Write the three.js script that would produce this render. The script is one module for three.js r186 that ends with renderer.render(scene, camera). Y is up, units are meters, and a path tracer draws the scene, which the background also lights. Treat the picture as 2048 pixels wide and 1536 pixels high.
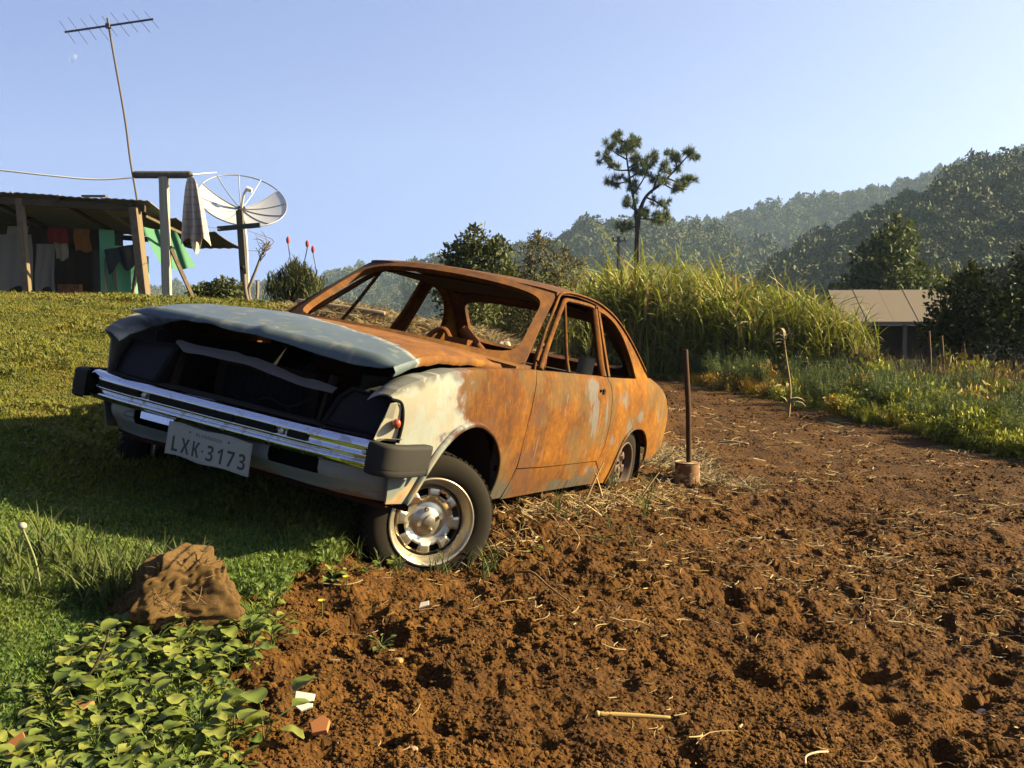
import * as THREE from 'three';
import { mergeGeometries, mergeVertices } from 'three/addons/utils/BufferGeometryUtils.js';
import { RoundedBoxGeometry } from 'three/addons/geometries/RoundedBoxGeometry.js';

// ---------------------------------------------------------------- camera, sky, sun, exposure
const scene = new THREE.Scene();
const camera = new THREE.PerspectiveCamera(42.013, 4 / 3, 0.05, 3000);
camera.position.set(0, 1.3, 0);
camera.rotation.set(-4.517 * Math.PI / 180, 0, 0);
const renderer = new THREE.WebGLRenderer({ antialias: true });
renderer.setSize(1024, 768);
renderer.toneMapping = THREE.LinearToneMapping;
renderer.toneMappingExposure = 5.2;
renderer.shadowMap.enabled = true;

const SUN_AZ = 86 * Math.PI / 180, SUN_EL = 25 * Math.PI / 180;   // azimuth from straight ahead, to the right
const sunDir = new THREE.Vector3(Math.sin(SUN_AZ) * Math.cos(SUN_EL), Math.sin(SUN_EL), -Math.cos(SUN_AZ) * Math.cos(SUN_EL));
const sun = new THREE.DirectionalLight(new THREE.Color().setRGB(1, 0.81, 0.47), 5);
sun.position.copy(sunDir).multiplyScalar(60).add(new THREE.Vector3(0, 0, -6));
sun.target.position.set(0, 0, -6);
sun.castShadow = true;
sun.shadow.mapSize.set(2048, 2048);
Object.assign(sun.shadow.camera, { left: -30, right: 30, top: 30, bottom: -30, near: 1, far: 200 });
scene.add(sun, sun.target);

{
  const W = 1024, H = 512, d = new Float32Array(W * H * 4);
  const clampc = (v) => Math.min(1, Math.max(-1, v));
  const sx = sunDir.x, sy = sunDir.y, sz = sunDir.z;
  for (let j = 0; j < H; j++) for (let i = 0; i < W; i++) {
    const el = ((j + 0.5) / H - 0.5) * Math.PI, az = ((i + 0.5) / W - 0.5) * 2 * Math.PI;
    const x = Math.cos(el) * Math.cos(az), y = Math.sin(el), z = Math.cos(el) * Math.sin(az);
    const c = x * sx + y * sy + z * sz, up = Math.max(y, 0);
    const hor = Math.exp(-up * 1.9);                       // thicker air near the horizon
    const th = Math.acos(clampc(c)), mie = (2.7 * Math.exp(-th / 0.42) + 0.012) * (0.12 + 1.0 * hor);   // haze scattering round the sun
    const o = (j * W + i) * 4;
    d[o] = 0.018 + 0.070 * hor + mie * 0.90;
    d[o + 1] = 0.030 + 0.108 * hor + mie * 0.98;
    d[o + 2] = 0.130 + 0.158 * hor + mie * 0.90;
    for (let k = 0; k < 3; k++) d[o + k] *= 0.54;
    d[o + 3] = 1;
  }
  const t = new THREE.DataTexture(d, W, H, THREE.RGBAFormat, THREE.FloatType);
  t.mapping = THREE.EquirectangularReflectionMapping; t.magFilter = THREE.LinearFilter; t.needsUpdate = true;
  scene.background = t; scene.environment = t;
}

// ---------------------------------------------------------------- helpers
let seed = 12345;
const rnd = () => { seed = (seed + 0x6D2B79F5) | 0; let t = Math.imul(seed ^ (seed >>> 15), 1 | seed); t = (t + Math.imul(t ^ (t >>> 7), 61 | t)) ^ t; return ((t ^ (t >>> 14)) >>> 0) / 4294967296; };
const rr = (a, b) => a + (b - a) * rnd();
const clamp = (x, a = 0, b = 1) => x < a ? a : x > b ? b : x;
const mix = (a, b, t) => a + (b - a) * t;
const sm = (a, b, x) => { const t = clamp((x - a) / (b - a)); return t * t * (3 - 2 * t); };
const hash = (x, y) => { let n = Math.imul(x | 0, 374761393) ^ Math.imul(y | 0, 668265263); n = Math.imul(n ^ (n >>> 13), 1274126177); return ((n ^ (n >>> 16)) >>> 0) / 4294967296; };
function vn(x, y) {
  const xi = Math.floor(x), yi = Math.floor(y); let fx = x - xi, fy = y - yi;
  fx = fx * fx * (3 - 2 * fx); fy = fy * fy * (3 - 2 * fy);
  const a = hash(xi, yi), b = hash(xi + 1, yi), c = hash(xi, yi + 1), d = hash(xi + 1, yi + 1);
  return a + (b - a) * fx + (c - a) * fy + (a - b - c + d) * fx * fy;
}
function fbm(x, y, o = 4) { let s = 0, a = 0.5, n = 0; for (let i = 0; i < o; i++) { s += a * vn(x, y); n += a; a *= 0.5; x = x * 2.03 + 17.3; y = y * 2.03 + 5.7; } return s / n; }
function worley(x, y) { // distance to nearest feature point
  const xi = Math.floor(x), yi = Math.floor(y); let m = 9;
  for (let j = -1; j < 2; j++) for (let i = -1; i < 2; i++) { const X = xi + i, Y = yi + j; const dx = X + hash(X, Y) - x, dy = Y + hash(X + 91, Y - 37) - y; m = Math.min(m, dx * dx + dy * dy); }
  return Math.sqrt(m);
}
function curveAt(xs, ys, x) { // smooth monotone-ish interpolation of a table
  const n = xs.length; if (x <= xs[0]) return ys[0]; if (x >= xs[n - 1]) return ys[n - 1];
  let i = 0; while (x > xs[i + 1]) i++;
  const h = xs[i + 1] - xs[i], t = (x - xs[i]) / h;
  const m = (k) => { if (k === 0) return (ys[1] - ys[0]) / (xs[1] - xs[0]); if (k === n - 1) return (ys[n - 1] - ys[n - 2]) / (xs[n - 1] - xs[n - 2]);
    const d0 = (ys[k] - ys[k - 1]) / (xs[k] - xs[k - 1]), d1 = (ys[k + 1] - ys[k]) / (xs[k + 1] - xs[k]); return d0 * d1 <= 0 ? 0 : 2 * d0 * d1 / (d0 + d1); };
  const m0 = m(i), m1 = m(i + 1), t2 = t * t, t3 = t2 * t;
  return (2 * t3 - 3 * t2 + 1) * ys[i] + (t3 - 2 * t2 + t) * h * m0 + (-2 * t3 + 3 * t2) * ys[i + 1] + (t3 - t2) * h * m1;
}
function pl(pts) { // arc-length parametrised polyline -> f(0..1)
  const L = [0]; for (let i = 1; i < pts.length; i++) L.push(L[i - 1] + Math.hypot(...pts[i].map((c, k) => c - pts[i - 1][k])));
  const T = L[L.length - 1];
  return (s) => { const d = clamp(s) * T; let i = 0; while (i < pts.length - 2 && d > L[i + 1]) i++; const t = (d - L[i]) / (L[i + 1] - L[i] || 1); return pts[i].map((c, k) => c + (pts[i + 1][k] - c) * t); };
}
function spl(pts, n = 40) { // smooth version of pl
  const c = new THREE.CatmullRomCurve3(pts.map((p) => new THREE.Vector3(p[0], p[1], p[2] || 0)), false, 'centripetal');
  return pl(c.getSpacedPoints(n).map((p) => pts[0].length > 2 ? [p.x, p.y, p.z] : [p.x, p.y]));
}
const col = (r, g, b) => new THREE.Color().setRGB(r, g, b);
function mat(r, g, b, roughness = 0.8, metalness = 0, extra = {}) { return metalness || extra.transparent ? new THREE.MeshStandardMaterial({ color: col(r, g, b), roughness, metalness, side: THREE.DoubleSide, ...extra }) : new THREE.MeshPhysicalMaterial({ color: col(r, g, b), roughness, specularIntensity: roughness > 0.7 ? 0.25 : 0.6, side: THREE.DoubleSide, ...extra }); }
function geo(pos, idx, uv, colr) {
  const g = new THREE.BufferGeometry(); g.setAttribute('position', new THREE.Float32BufferAttribute(pos, 3));
  if (uv) g.setAttribute('uv', new THREE.Float32BufferAttribute(uv, 2));
  if (colr) g.setAttribute('color', new THREE.Float32BufferAttribute(colr, 3));
  if (idx) g.setIndex(idx); g.computeVertexNormals(); return g;
}
const plain = (g) => { g = g.index ? g.toNonIndexed() : g; for (const k of Object.keys(g.attributes)) if (!['position', 'normal', 'uv'].includes(k)) g.deleteAttribute(k); if (!g.attributes.uv) g.setAttribute('uv', new THREE.Float32BufferAttribute(new Float32Array(g.attributes.position.count * 2), 2)); return g; };
const merge = (list) => mergeGeometries(list.map(plain));
const used = {};
function numbered(name) { const k = used[name] = (used[name] ?? -1) + 1; return k ? `${name}_${String(k).padStart(3, '0')}` : name; }
function part(name, g, m, parent, label) { const o = new THREE.Mesh(g, m); o.name = name; o.castShadow = o.receiveShadow = true; if (label) o.userData.label = label; parent.add(o); return o; }
function thing(name, label, category, pos = [0, 0, 0], turn = 0, group) {
  const o = new THREE.Group(); o.name = numbered(name); o.position.set(...pos); o.rotation.y = turn; o.userData = { label, category }; if (group) o.userData.group = group; scene.add(o); return o;
}
function single(name, g, m, label, category, pos, turn = 0, group) { const o = part(numbered(name), g, m, scene); if (pos) o.position.set(...pos); o.rotation.y = turn; o.userData = { label, category }; if (group) o.userData.group = group; return o; }
function struct(name, g, m) { const o = part(numbered(name), g, m, scene); o.userData.kind = 'structure'; return o; }
const V = (x, y, z) => new THREE.Vector3(x, y, z);
// solid bar between two points; box section (w across, h) or round
function bar(a, b, w, h = w, up = [0, 1, 0]) {
  const A = V(...a), B = V(...b), d = B.clone().sub(A), L = d.length(); d.normalize();
  let u = V(...up); if (Math.abs(u.dot(d)) > 0.97) u = V(1, 0, 0.13).normalize();
  const s = V().crossVectors(d, u).normalize(); u = V().crossVectors(s, d);
  const g = new THREE.BoxGeometry(w, h, L); const m = new THREE.Matrix4().makeBasis(s, u, d.clone().negate()).setPosition(A.add(B).multiplyScalar(0.5)); return g.applyMatrix4(m);
}
function rod(a, b, r0, r1 = r0, n = 8) {
  const A = V(...a), B = V(...b), d = B.clone().sub(A), g = new THREE.CylinderGeometry(r1, r0, d.length(), n, 1);
  g.applyQuaternion(new THREE.Quaternion().setFromUnitVectors(V(0, 1, 0), d.clone().normalize())); const c = A.add(B).multiplyScalar(0.5); return g.translate(c.x, c.y, c.z);
}
// tube with varying radius along points
function tube(pts, rad, n = 8, smooth = true, seg = 0) {
  const c = smooth ? new THREE.CatmullRomCurve3(pts.map((p) => V(...p)), false, 'centripetal') : null;
  const N = smooth ? (seg || pts.length * 4) : pts.length - 1, P = smooth ? c.getSpacedPoints(N) : pts.map((p) => V(...p));
  const pos = [], idx = [], uv = []; let prev = V(0, 1, 0.01).normalize(); let len = 0;
  for (let i = 0; i <= N; i++) {
    const t = P[Math.min(i + 1, N)].clone().sub(P[Math.max(i - 1, 0)]).normalize();
    let s = V().crossVectors(t, prev); if (s.lengthSq() < 1e-6) s = V().crossVectors(t, V(1, 0, 0)); s.normalize(); const u = V().crossVectors(s, t).normalize(); prev = u;
    const r = typeof rad === 'function' ? rad(i / N) : rad; if (i) len += P[i].distanceTo(P[i - 1]);
    for (let k = 0; k <= n; k++) { const a = k / n * Math.PI * 2; const p = P[i].clone().addScaledVector(s, Math.cos(a) * r).addScaledVector(u, Math.sin(a) * r); pos.push(p.x, p.y, p.z); uv.push(k / n * r * 6, len); }
  }
  for (let i = 0; i < N; i++) for (let k = 0; k < n; k++) { const a = i * (n + 1) + k, b = a + n + 1; idx.push(a, b, a + 1, b, b + 1, a + 1); }
  for (const e of [0, N]) { const c0 = pos.length / 3; pos.push(P[e].x, P[e].y, P[e].z); uv.push(0, 0); for (let k = 0; k < n; k++) { const a = e * (n + 1) + k; e ? idx.push(c0, a + 1, a) : idx.push(c0, a, a + 1); } }
  return geo(pos, idx, uv);
}
// shell: grid P[i][j] -> [x,y,z]; off(i,j) -> offset vector of the inner skin; uvf(point) -> [u,v]
const withUV = (g, f) => { const p = g.attributes.position, uv = []; for (let i = 0; i < p.count; i++) uv.push(...f([p.getX(i), p.getY(i), p.getZ(i)])); g.setAttribute('uv', new THREE.Float32BufferAttribute(uv, 2)); return g; };
function shell(P, off, uvf = (p) => [p[0], p[1]]) {
  const n = P.length, m = P[0].length, pos = [], uv = [], idx = [];
  const Q = P.map((r, i) => r.map((p, j) => { const o = off(i, j, p); return [p[0] + o[0], p[1] + o[1], p[2] + o[2]]; }));
  const put = (G, flip) => { const b = pos.length / 3; for (let i = 0; i < n; i++) for (let j = 0; j < m; j++) { pos.push(...G[i][j]); uv.push(...uvf(P[i][j])); } for (let i = 0; i < n - 1; i++) for (let j = 0; j < m - 1; j++) { const a = b + i * m + j, c = a + m; flip ? idx.push(a, a + 1, c, c, a + 1, c + 1) : idx.push(a, c, a + 1, c, c + 1, a + 1); } };
  put(P, false); put(Q, true);
  const rim = (list) => { const b = pos.length / 3; for (const [i, j] of list) { pos.push(...P[i][j], ...Q[i][j]); uv.push(...uvf(P[i][j]), ...uvf(P[i][j])); } for (let k = 0; k < list.length - 1; k++) { const a = b + 2 * k; idx.push(a, a + 1, a + 2, a + 1, a + 3, a + 2); } };
  const I = [...Array(n).keys()], J = [...Array(m).keys()];
  rim(I.map((i) => [i, 0])); rim(I.slice().reverse().map((i) => [i, m - 1])); rim(J.slice().reverse().map((j) => [0, j])); rim(J.map((j) => [n - 1, j]));
  return geo(pos, idx, uv);
}
function dataTex(w, h, f, srgb = false, repeat = true) { // f(x,y in 0..1) -> [r,g,b] linear (or data) 0..1
  const d = new Uint8Array(w * h * 4); const enc = (c) => srgb ? (c <= 0.0031308 ? c * 12.92 : 1.055 * Math.pow(c, 1 / 2.4) - 0.055) : c;
  for (let j = 0; j < h; j++) for (let i = 0; i < w; i++) { const c = f((i + 0.5) / w, (j + 0.5) / h), o = (j * w + i) * 4; d[o] = 255 * clamp(enc(clamp(c[0]))); d[o + 1] = 255 * clamp(enc(clamp(c[1]))); d[o + 2] = 255 * clamp(enc(clamp(c[2]))); d[o + 3] = 255; }
  const t = new THREE.DataTexture(d, w, h, THREE.RGBAFormat); t.magFilter = THREE.LinearFilter; t.minFilter = THREE.LinearFilter; if (srgb) t.colorSpace = THREE.SRGBColorSpace; if (repeat) t.wrapS = t.wrapT = THREE.RepeatWrapping; t.needsUpdate = true; return t;
}
function instances(name, g, m, list, kind = 'stuff') { // list of [x,y,z,rotY,sx,sy,sz,tiltX,tiltZ,[r,g,b]]
  const o = new THREE.InstancedMesh(g, m, list.length); o.name = numbered(name); o.castShadow = o.receiveShadow = true;
  const q = new THREE.Quaternion(), e = new THREE.Euler(), M4 = new THREE.Matrix4(), c = new THREE.Color();
  list.forEach((p, i) => { e.set(p[7] || 0, p[3] || 0, p[8] || 0, 'YXZ'); q.setFromEuler(e); M4.compose(V(p[0], p[1], p[2]), q, V(p[4], p[5] ?? p[4], p[6] ?? p[4])); o.setMatrixAt(i, M4); if (p[9]) o.setColorAt(i, c.setRGB(...p[9])); });
  if (kind) o.userData.kind = kind; scene.add(o); return o;
}
// ---------------------------------------------------------------- ground
const Gx = (x) => x > 0 ? (x < 1 ? x : 1 + 1.2 * (1 - Math.exp(-(x - 1) / 1.2))) : (x > -2.5 ? x : -2.5 - 1.4 * (1 - Math.exp((x + 2.5) / 2)));
const Bx = [0, 2, 3, 4, 4.4, 4.8, 5.7, 6.5, 8, 10, 14, 22, 30], By = [0.02, 0.08, 0.13, 0.19, 0.27, 0.325, 0.285, 0.26, 0.2, 0.14, 0.12, 0.14, 0.1];
function macro(x, z) {
  const d = -z; let y = curveAt(Bx, By, d) - 0.196 * Gx(x);
  y -= 0.10 * sm(-0.9, -1.6, x) * sm(3.2, 5.0, d) * sm(8, 6, d);
  y += 0.54 * sm(6, 13.5, d) * sm(2, -0.5, x);
  const c1 = Math.max(0, d - mix(17.5, 27, sm(-6, -7.2, x))), c2 = Math.max(0, d - 30), s = sm(3, 0, x);
  y -= mix(Math.min(c2 * 0.10, 14), Math.min(c1 * 0.22, 16), s);
  y -= 0.10 * Math.exp(-(((x + 0.42) / 0.3) ** 2 + ((d - 4.22) / 0.26) ** 2));            // hollow round the front wheel
  y += 0.14 * sm(11.5, 12.9, d) * sm(16, 14.2, d) * sm(-3.3, -2.2, x) * sm(3.4, 1.2, x);       // brush heap behind the car
  return y;
}
const lawnEdge = (d) => curveAt([0, 2.3, 3.0, 3.6, 4.1, 4.6, 6, 9, 12, 18], [-0.58, -0.70, -0.90, -0.82, -0.76, -0.95, -1.4, -2.0, -2.7, -4], d);
const fieldEdge = (d) => curveAt([0, 6, 10.4, 15, 21, 26, 40], [8, 6.8, 5.3, 4.6, 3.3, 2.2, 0], d);
function soilMask(x, z) { // 1 on bare tilled earth
  const d = -z, n = fbm(x * 3.1 + 7, z * 3.1, 3) - 0.5;
  const a = sm(-0.10, 0.12, x - lawnEdge(d) + n * 0.5), b = sm(0.25, -0.25, x - fieldEdge(d) + n * 1.6);
  return a * b * sm(24, 21, d);
}
const wob = (x, z) => x + (vn(x * 7 + 3, z * 7) - 0.5) * 0.22;
function relief(x, z, m) {
  const d = -z; if (m <= 0.001) return (fbm(x * 5, z * 5, 3) - 0.5) * 0.03 * sm(30, 10, d);
  const fine = sm(11, 5, d);
  let y = (fbm(x * 1.7, z * 1.7, 3) - 0.5) * 0.09 + (fbm(x * 6.5 + 3, z * 6.5, 3) - 0.5) * 0.05;
  const wx = x + (vn(x * 14, z * 14) - 0.5) * 0.06, wz = z + (vn(x * 14 + 50, z * 14) - 0.5) * 0.06;
  y -= fine * sm(0.3, 0.7, vn(x * 1.9 + 40, z * 1.9)) * (0.06 * sm(0.32, 0.06, worley(wob(x, z) * 2.3 + 3, z * 2.6)) + 0.05 * sm(0.26, 0.08, worley(x * 4.1 + 13, z * 4.4)));
  y += fine * (0.030 * (0.45 - worley(wx * 8.5, wz * 8.5)) * (0.3 + 1.4 * vn(x * 2.3 + 9, z * 2.3)) + 0.034 * (0.45 - worley(wx * 19 + 5, wz * 19)) * sm(0.35, 0.8, vn(x * 2.6, z * 2.6)) + 0.010 * (0.45 - worley(wx * 41, wz * 41 + 3)) + 0.018 * (fbm(x * 33, z * 33, 3) - 0.5));
  return y * m + (1 - m) * (fbm(x * 5, z * 5, 3) - 0.5) * 0.03;
}
const ground = (x, z) => macro(x, z) + relief(x, z, soilMask(x, z));
const axis = (lo, hi, a, b, step, grow) => { const r = []; for (let p = a; p <= b; p += step) r.push(p); let s = step, p = r[r.length - 1]; while (p < hi) { s *= grow; p += s; r.push(Math.min(p, hi)); } s = step; p = a; const l = []; while (p > lo) { s *= grow; p -= s; l.push(Math.max(p, lo)); } return [...l.reverse(), ...r]; };
const soilTex = dataTex(1024, 1024, (u, v) => { // even-toned crumb grain, tile of 1.6 m
  const P = 64, f = (k) => { const x = u * k, y = v * k, w = (n) => vn(n[0], n[1]); const a = sm(0.86, 1, u), b = sm(0.86, 1, v); const s = (X, Y) => w([X, Y]); return mix(mix(s(x, y), s(x - k, y), a), mix(s(x, y - k), s(x - k, y - k), a), b); };
  const t = 0.55 + 0.22 * (f(P) - 0.5) + 0.35 * (f(P * 3) - 0.5) + 0.3 * (f(P * 7) - 0.5) + 0.18 * (f(9) - 0.5);
  return [t * 1.25, t * 1.2, t * 1.1];
}, true);
const soilBump = dataTex(1024, 1024, (u, v) => {
  const t = (1 - Math.min(1, worley(u * 60, v * 60))) * 0.5 + fbm(u * 150, v * 150, 3) * 0.5; return [t, t, t];
});
const soilRGB = (x, z) => { const n = fbm(x * 1.3 + 40, z * 1.3, 3), k = 0.8 + 0.5 * n, q = fbm(x * 9, z * 9 + 30, 2); return [0.108 * k * (0.75 + 0.5 * q), 0.050 * k * (0.75 + 0.5 * q), 0.0115 * k]; };
{
  const X = axis(-420, 420, -1.5, 2.7, 0.0115, 1.032), Z = axis(-620, 6, -4.7, -1.9, 0.0115, 1.028);
  const pos = [], uv = [], cl = [], idx = [];
  for (const z of Z) for (const x of X) {
    const m = soilMask(x, z); pos.push(x, macro(x, z) + relief(x, z, m), z); uv.push(x / 1.6, z / 1.6);
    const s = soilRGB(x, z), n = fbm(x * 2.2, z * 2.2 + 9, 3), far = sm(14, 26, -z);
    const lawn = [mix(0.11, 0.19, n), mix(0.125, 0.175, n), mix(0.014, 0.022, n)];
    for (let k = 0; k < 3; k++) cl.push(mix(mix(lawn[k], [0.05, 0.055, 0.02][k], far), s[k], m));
  }
  const w = X.length; for (let j = 0; j < Z.length - 1; j++) for (let i = 0; i < w - 1; i++) { const a = j * w + i, b = a + w; idx.push(a, b, a + 1, b, b + 1, a + 1); }
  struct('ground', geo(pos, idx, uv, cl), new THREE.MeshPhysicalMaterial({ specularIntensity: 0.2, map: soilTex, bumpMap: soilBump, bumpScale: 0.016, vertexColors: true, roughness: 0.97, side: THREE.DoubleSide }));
  console.log('ground', X.length, Z.length);
}
// ---------------------------------------------------------------- the wrecked car (own axes: x rearward, y up, z to the car's left side)
const car = thing('rusted_car', 'burnt out rusted two-door car tilted on the tilled earth', 'car', [-0.9486, 0.3351, -4.5185]);
car.quaternion.setFromRotationMatrix(new THREE.Matrix4().makeBasis(V(0.39119, -0.11381, -0.91325), V(0.19203, 0.98058, -0.03995), V(0.90005, -0.15974, 0.40545)));
const Sv = [0.18, 0.3, 0.45, 0.62, 0.78, 0.86, 0.92, 1.28], Sw = [0.735, 0.765, 0.782, 0.785, 0.770, 0.748, 0.718, 0.578];
const S = (u, v) => curveAt(Sv, Sw, v) - 0.10 * clamp((-u - 0.15) / 0.6) ** 2 - 0.07 * clamp((u - 2.75) / 0.65) ** 2;

// --- skins: what is left of the paint, and rust
const RUST = [[0.048, 0.018, 0.007], [0.098, 0.034, 0.004], [0.178, 0.064, 0.001], [0.27, 0.120, 0.006]];
function rustAt(x, y, tone) { // tone 0 dark brown .. 1 bright orange
  const n = fbm(x * 7, y * 7, 4), f = fbm(x * 38 + 3, y * 38, 3), sp = fbm(x * 130, y * 130 + 8, 2);
  let t = clamp(tone + (n - 0.5) * 0.62 + (f - 0.5) * 0.42 + (sp - 0.5) * 0.26) * 2.999; const i = Math.min(2, Math.floor(t)); t -= i;
  return [0, 1, 2].map((k) => mix(RUST[i][k], RUST[i + 1][k], t));
}
const blend3 = (a, b, t) => [mix(a[0], b[0], t), mix(a[1], b[1], t), mix(a[2], b[2], t)];
const SU0 = -0.85, SU1 = 3.55, SV0 = 0.1, SV1 = 1.4;
const patches = [ // worn grey-blue paint left on the side: u, v, ru, rv, strength
  [1.42, 0.79, 0.13, 0.10, 0.9], [1.50, 0.62, 0.10, 0.16, 0.75], [1.46, 0.45, 0.09, 0.12, 0.5], [2.05, 0.76, 0.10, 0.07, 0.75], [2.20, 0.60, 0.12, 0.07, 0.6], [1.92, 0.50, 0.08, 0.08, 0.55],
  [2.42, 0.66, 0.12, 0.05, 0.5], [0.72, 0.50, 0.12, 0.15, 0.3], [0.95, 0.70, 0.16, 0.10, 0.25], [1.66, 0.33, 0.14, 0.05, 0.7], [2.9, 0.62, 0.14, 0.15, 0.35], [0.33, 0.68, 0.18, 0.10, 0.32], [1.72, 0.58, 0.06, 0.18, 0.4],
];
const paintEdge = (v) => -0.262 + 0.13 * Math.exp(-(((v - 0.60) / 0.035) ** 2)) + 0.03 * sm(0.72, 0.8, v);
function sideInfo(u, v) { // [rgb, roughness, height]
  const n = fbm(u * 9, v * 9, 4), n2 = fbm(u * 30, v * 30, 3), st = fbm(u * 42, v * 4 + n * 2, 3);
  let tone = 0.50 + 0.16 * sm(1.3, 2.1, u) - 0.10 * sm(0.9, 0.2, u) + (st - 0.5) * 0.22;
  tone -= 0.18 * sm(0.92, 1.0, v);                                                            // pillars: even red-brown
  let c = rustAt(u, v, tone), rough = 0.88, h = 0.5 + (n2 - 0.5) * 0.5;
  c = blend3(c, [0.095, 0.070, 0.030], sm(0.5, 0.68, fbm(u * 4 + 60, v * 5, 3)) * 0.5 * sm(0.95, 0.9, v));                 // olive-grey scale
  c = blend3(c, [0.075, 0.034, 0.022], sm(0.5, 0.7, fbm(u * 3.2 + 11, v * 4 + 30, 3)) * 0.55 * sm(1.1, 0.6, u));            // brown-violet burnt areas
  c = blend3(c, [0.30, 0.175, 0.045], sm(0.72, 0.86, fbm(u * 95 + v * 20, v * 13 - u * 4, 3)) * 0.35);                        // pale scratches
  let p = 0; for (const [a, b, ra, rb, k] of patches) p = Math.max(p, k * (1 - Math.hypot((u - a) / ra, (v - b) / rb) * 0.75));
  p = sm(0.34, 0.5, p + (n - 0.5) * 0.5 + (st - 0.5) * 0.9 + (n2 - 0.5) * 0.3) * 0.8;
  c = blend3(c, blend3([0.150, 0.145, 0.120], [0.095, 0.105, 0.125], n2), p); rough = mix(rough, 0.62, p);
  const low = sm(0.315, 0.29, v + (n - 0.5) * 0.16) * sm(0.9, 1.1, u) * sm(1.9, 1.6, u) + sm(0.36, 0.33, v + (n - 0.5) * 0.1 + (u - 0.35) * 0.25) * sm(0.2, 0.3, u) * sm(0.56, 0.48, u);
  c = blend3(c, blend3([0.045, 0.042, 0.035], [0.09, 0.075, 0.05], n2), clamp(low) * 0.9);      // scorched underseal low on the sill
  const e = u - paintEdge(v) + (n - 0.5) * 0.20 + (n2 - 0.5) * 0.11 + (fbm(u * 70, v * 70, 2) - 0.5) * 0.05 + (worley(u * 13, v * 11) - 0.4) * 0.09;                             // intact paint in front of this line
  const lip = Math.exp(-(((e - 0.012) / 0.032) ** 2));
  if (e < 0.03) { const t = sm(0.03, -0.015, e); const stain = sm(0.48, 0.72, fbm(u * 14 + 9, v * 14, 3)) + 0.5 * sm(0.5, 0.62, fbm(u * 55, v * 40, 3)); const pc = blend3(blend3([0.32, 0.33, 0.29], [0.26, 0.285, 0.265], n), [0.25, 0.185, 0.10], clamp(stain) * 0.42); let pd = blend3(pc, [0.185, 0.215, 0.195], sm(0.44, 0.38, v));
    const scuff = sm(-0.05, -0.012, v - curveAt([-0.675, -0.62, -0.49, -0.31, 0.08], [0.685, 0.722, 0.768, 0.805, 0.835], u) + (n - 0.5) * 0.09) * sm(0.22, 0.42, fbm(u * 24, v * 24 + 5, 3)); pd = blend3(pd, [0.085, 0.085, 0.075], scuff * 0.8);
    const scar = sm(0.055, 0.02, Math.abs((v - 0.30) - (u + 0.50) * 0.9) + (n2 - 0.5) * 0.05) * sm(0.38, 0.33, v); pd = blend3(pd, blend3([0.34, 0.17, 0.05], [0.45, 0.38, 0.24], n2), scar * 0.85);
    c = blend3(c, pd, t); rough = mix(rough, 0.36 + 0.3 * clamp(stain + scuff), t); h = mix(h, 0.9 - 0.3 * scuff, t); }
  c = blend3(c, [0.16, 0.155, 0.17], lip * 0.65);                                                // scorched grey band
  return [c, rough, h];
}
const cacheSide = (() => { const w = 1900, hh = 560, a = new Float32Array(w * hh * 5); for (let j = 0; j < hh; j++) for (let i = 0; i < w; i++) { const [c, r, h] = sideInfo(mix(SU0, SU1, (i + 0.5) / w), mix(SV0, SV1, (j + 0.5) / hh)); a.set([...c, r, h], (j * w + i) * 5); } return { w, hh, a }; })();
function texFrom(cache, ch, srgb) { const { w, hh, a } = cache; return dataTex(w, hh, (x, y) => { const o = (Math.min(hh - 1, Math.floor(y * hh)) * w + Math.min(w - 1, Math.floor(x * w))) * 5; return ch === 'c' ? [a[o], a[o + 1], a[o + 2]] : ch === 'r' ? [a[o + 3], a[o + 3], a[o + 3]] : [a[o + 4], a[o + 4], a[o + 4]]; }, srgb, false); }
const mSide = new THREE.MeshPhysicalMaterial({ specularIntensity: 0.28, map: texFrom(cacheSide, 'c', true), roughnessMap: texFrom(cacheSide, 'r'), bumpMap: texFrom(cacheSide, 'h'), bumpScale: 0.0016, roughness: 1, metalness: 0, side: THREE.DoubleSide });
const uvSide = (p) => [(p[0] - SU0) / (SU1 - SU0), (p[1] - SV0) / (SV1 - SV0)];
// bonnet, roof, boot lid seen from above
const hoodEdge = (w) => curveAt([-0.7, -0.45, -0.2, 0.0, 0.18, 0.36, 0.5, 0.66], [0.26, 0.13, -0.06, -0.17, -0.22, -0.30, -0.34, -0.43], w);
function topInfo(u, w) {
  const n = fbm(u * 8 + 30, w * 8, 4), n2 = fbm(u * 34, w * 34 + 12, 3), st = fbm(u * 6, w * 40, 3);
  let c = rustAt(u + 20, w, 0.42 + (st - 0.5) * 0.25 - 0.1 * sm(0.8, 1.1, u) + 0.18 * sm(0.7, 0.3, u)), rough = 0.86, h = 0.5 + (n2 - 0.5) * 0.4;
  const e = u - hoodEdge(w) + (n - 0.5) * 0.10 + (n2 - 0.5) * 0.05;
  if (e < 0.02) {
    const t = sm(0.02, -0.01, e), wear = sm(0.58, 0.72, fbm(u * 22, w * 22 + 4, 3)), lip = Math.exp(-(((e + 0.012) / 0.014) ** 2));
    let pc = blend3([0.070, 0.094, 0.100], [0.095, 0.122, 0.122], n); pc = blend3(pc, [0.24, 0.24, 0.20], wear * 0.35); pc = blend3(pc, [0.42, 0.40, 0.34], lip * 0.6);
    c = blend3(c, pc, t); rough = mix(rough, 0.34 + 0.2 * wear, t); h = mix(h, 0.9, t);
  }
  return [c, rough, h];
}
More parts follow.
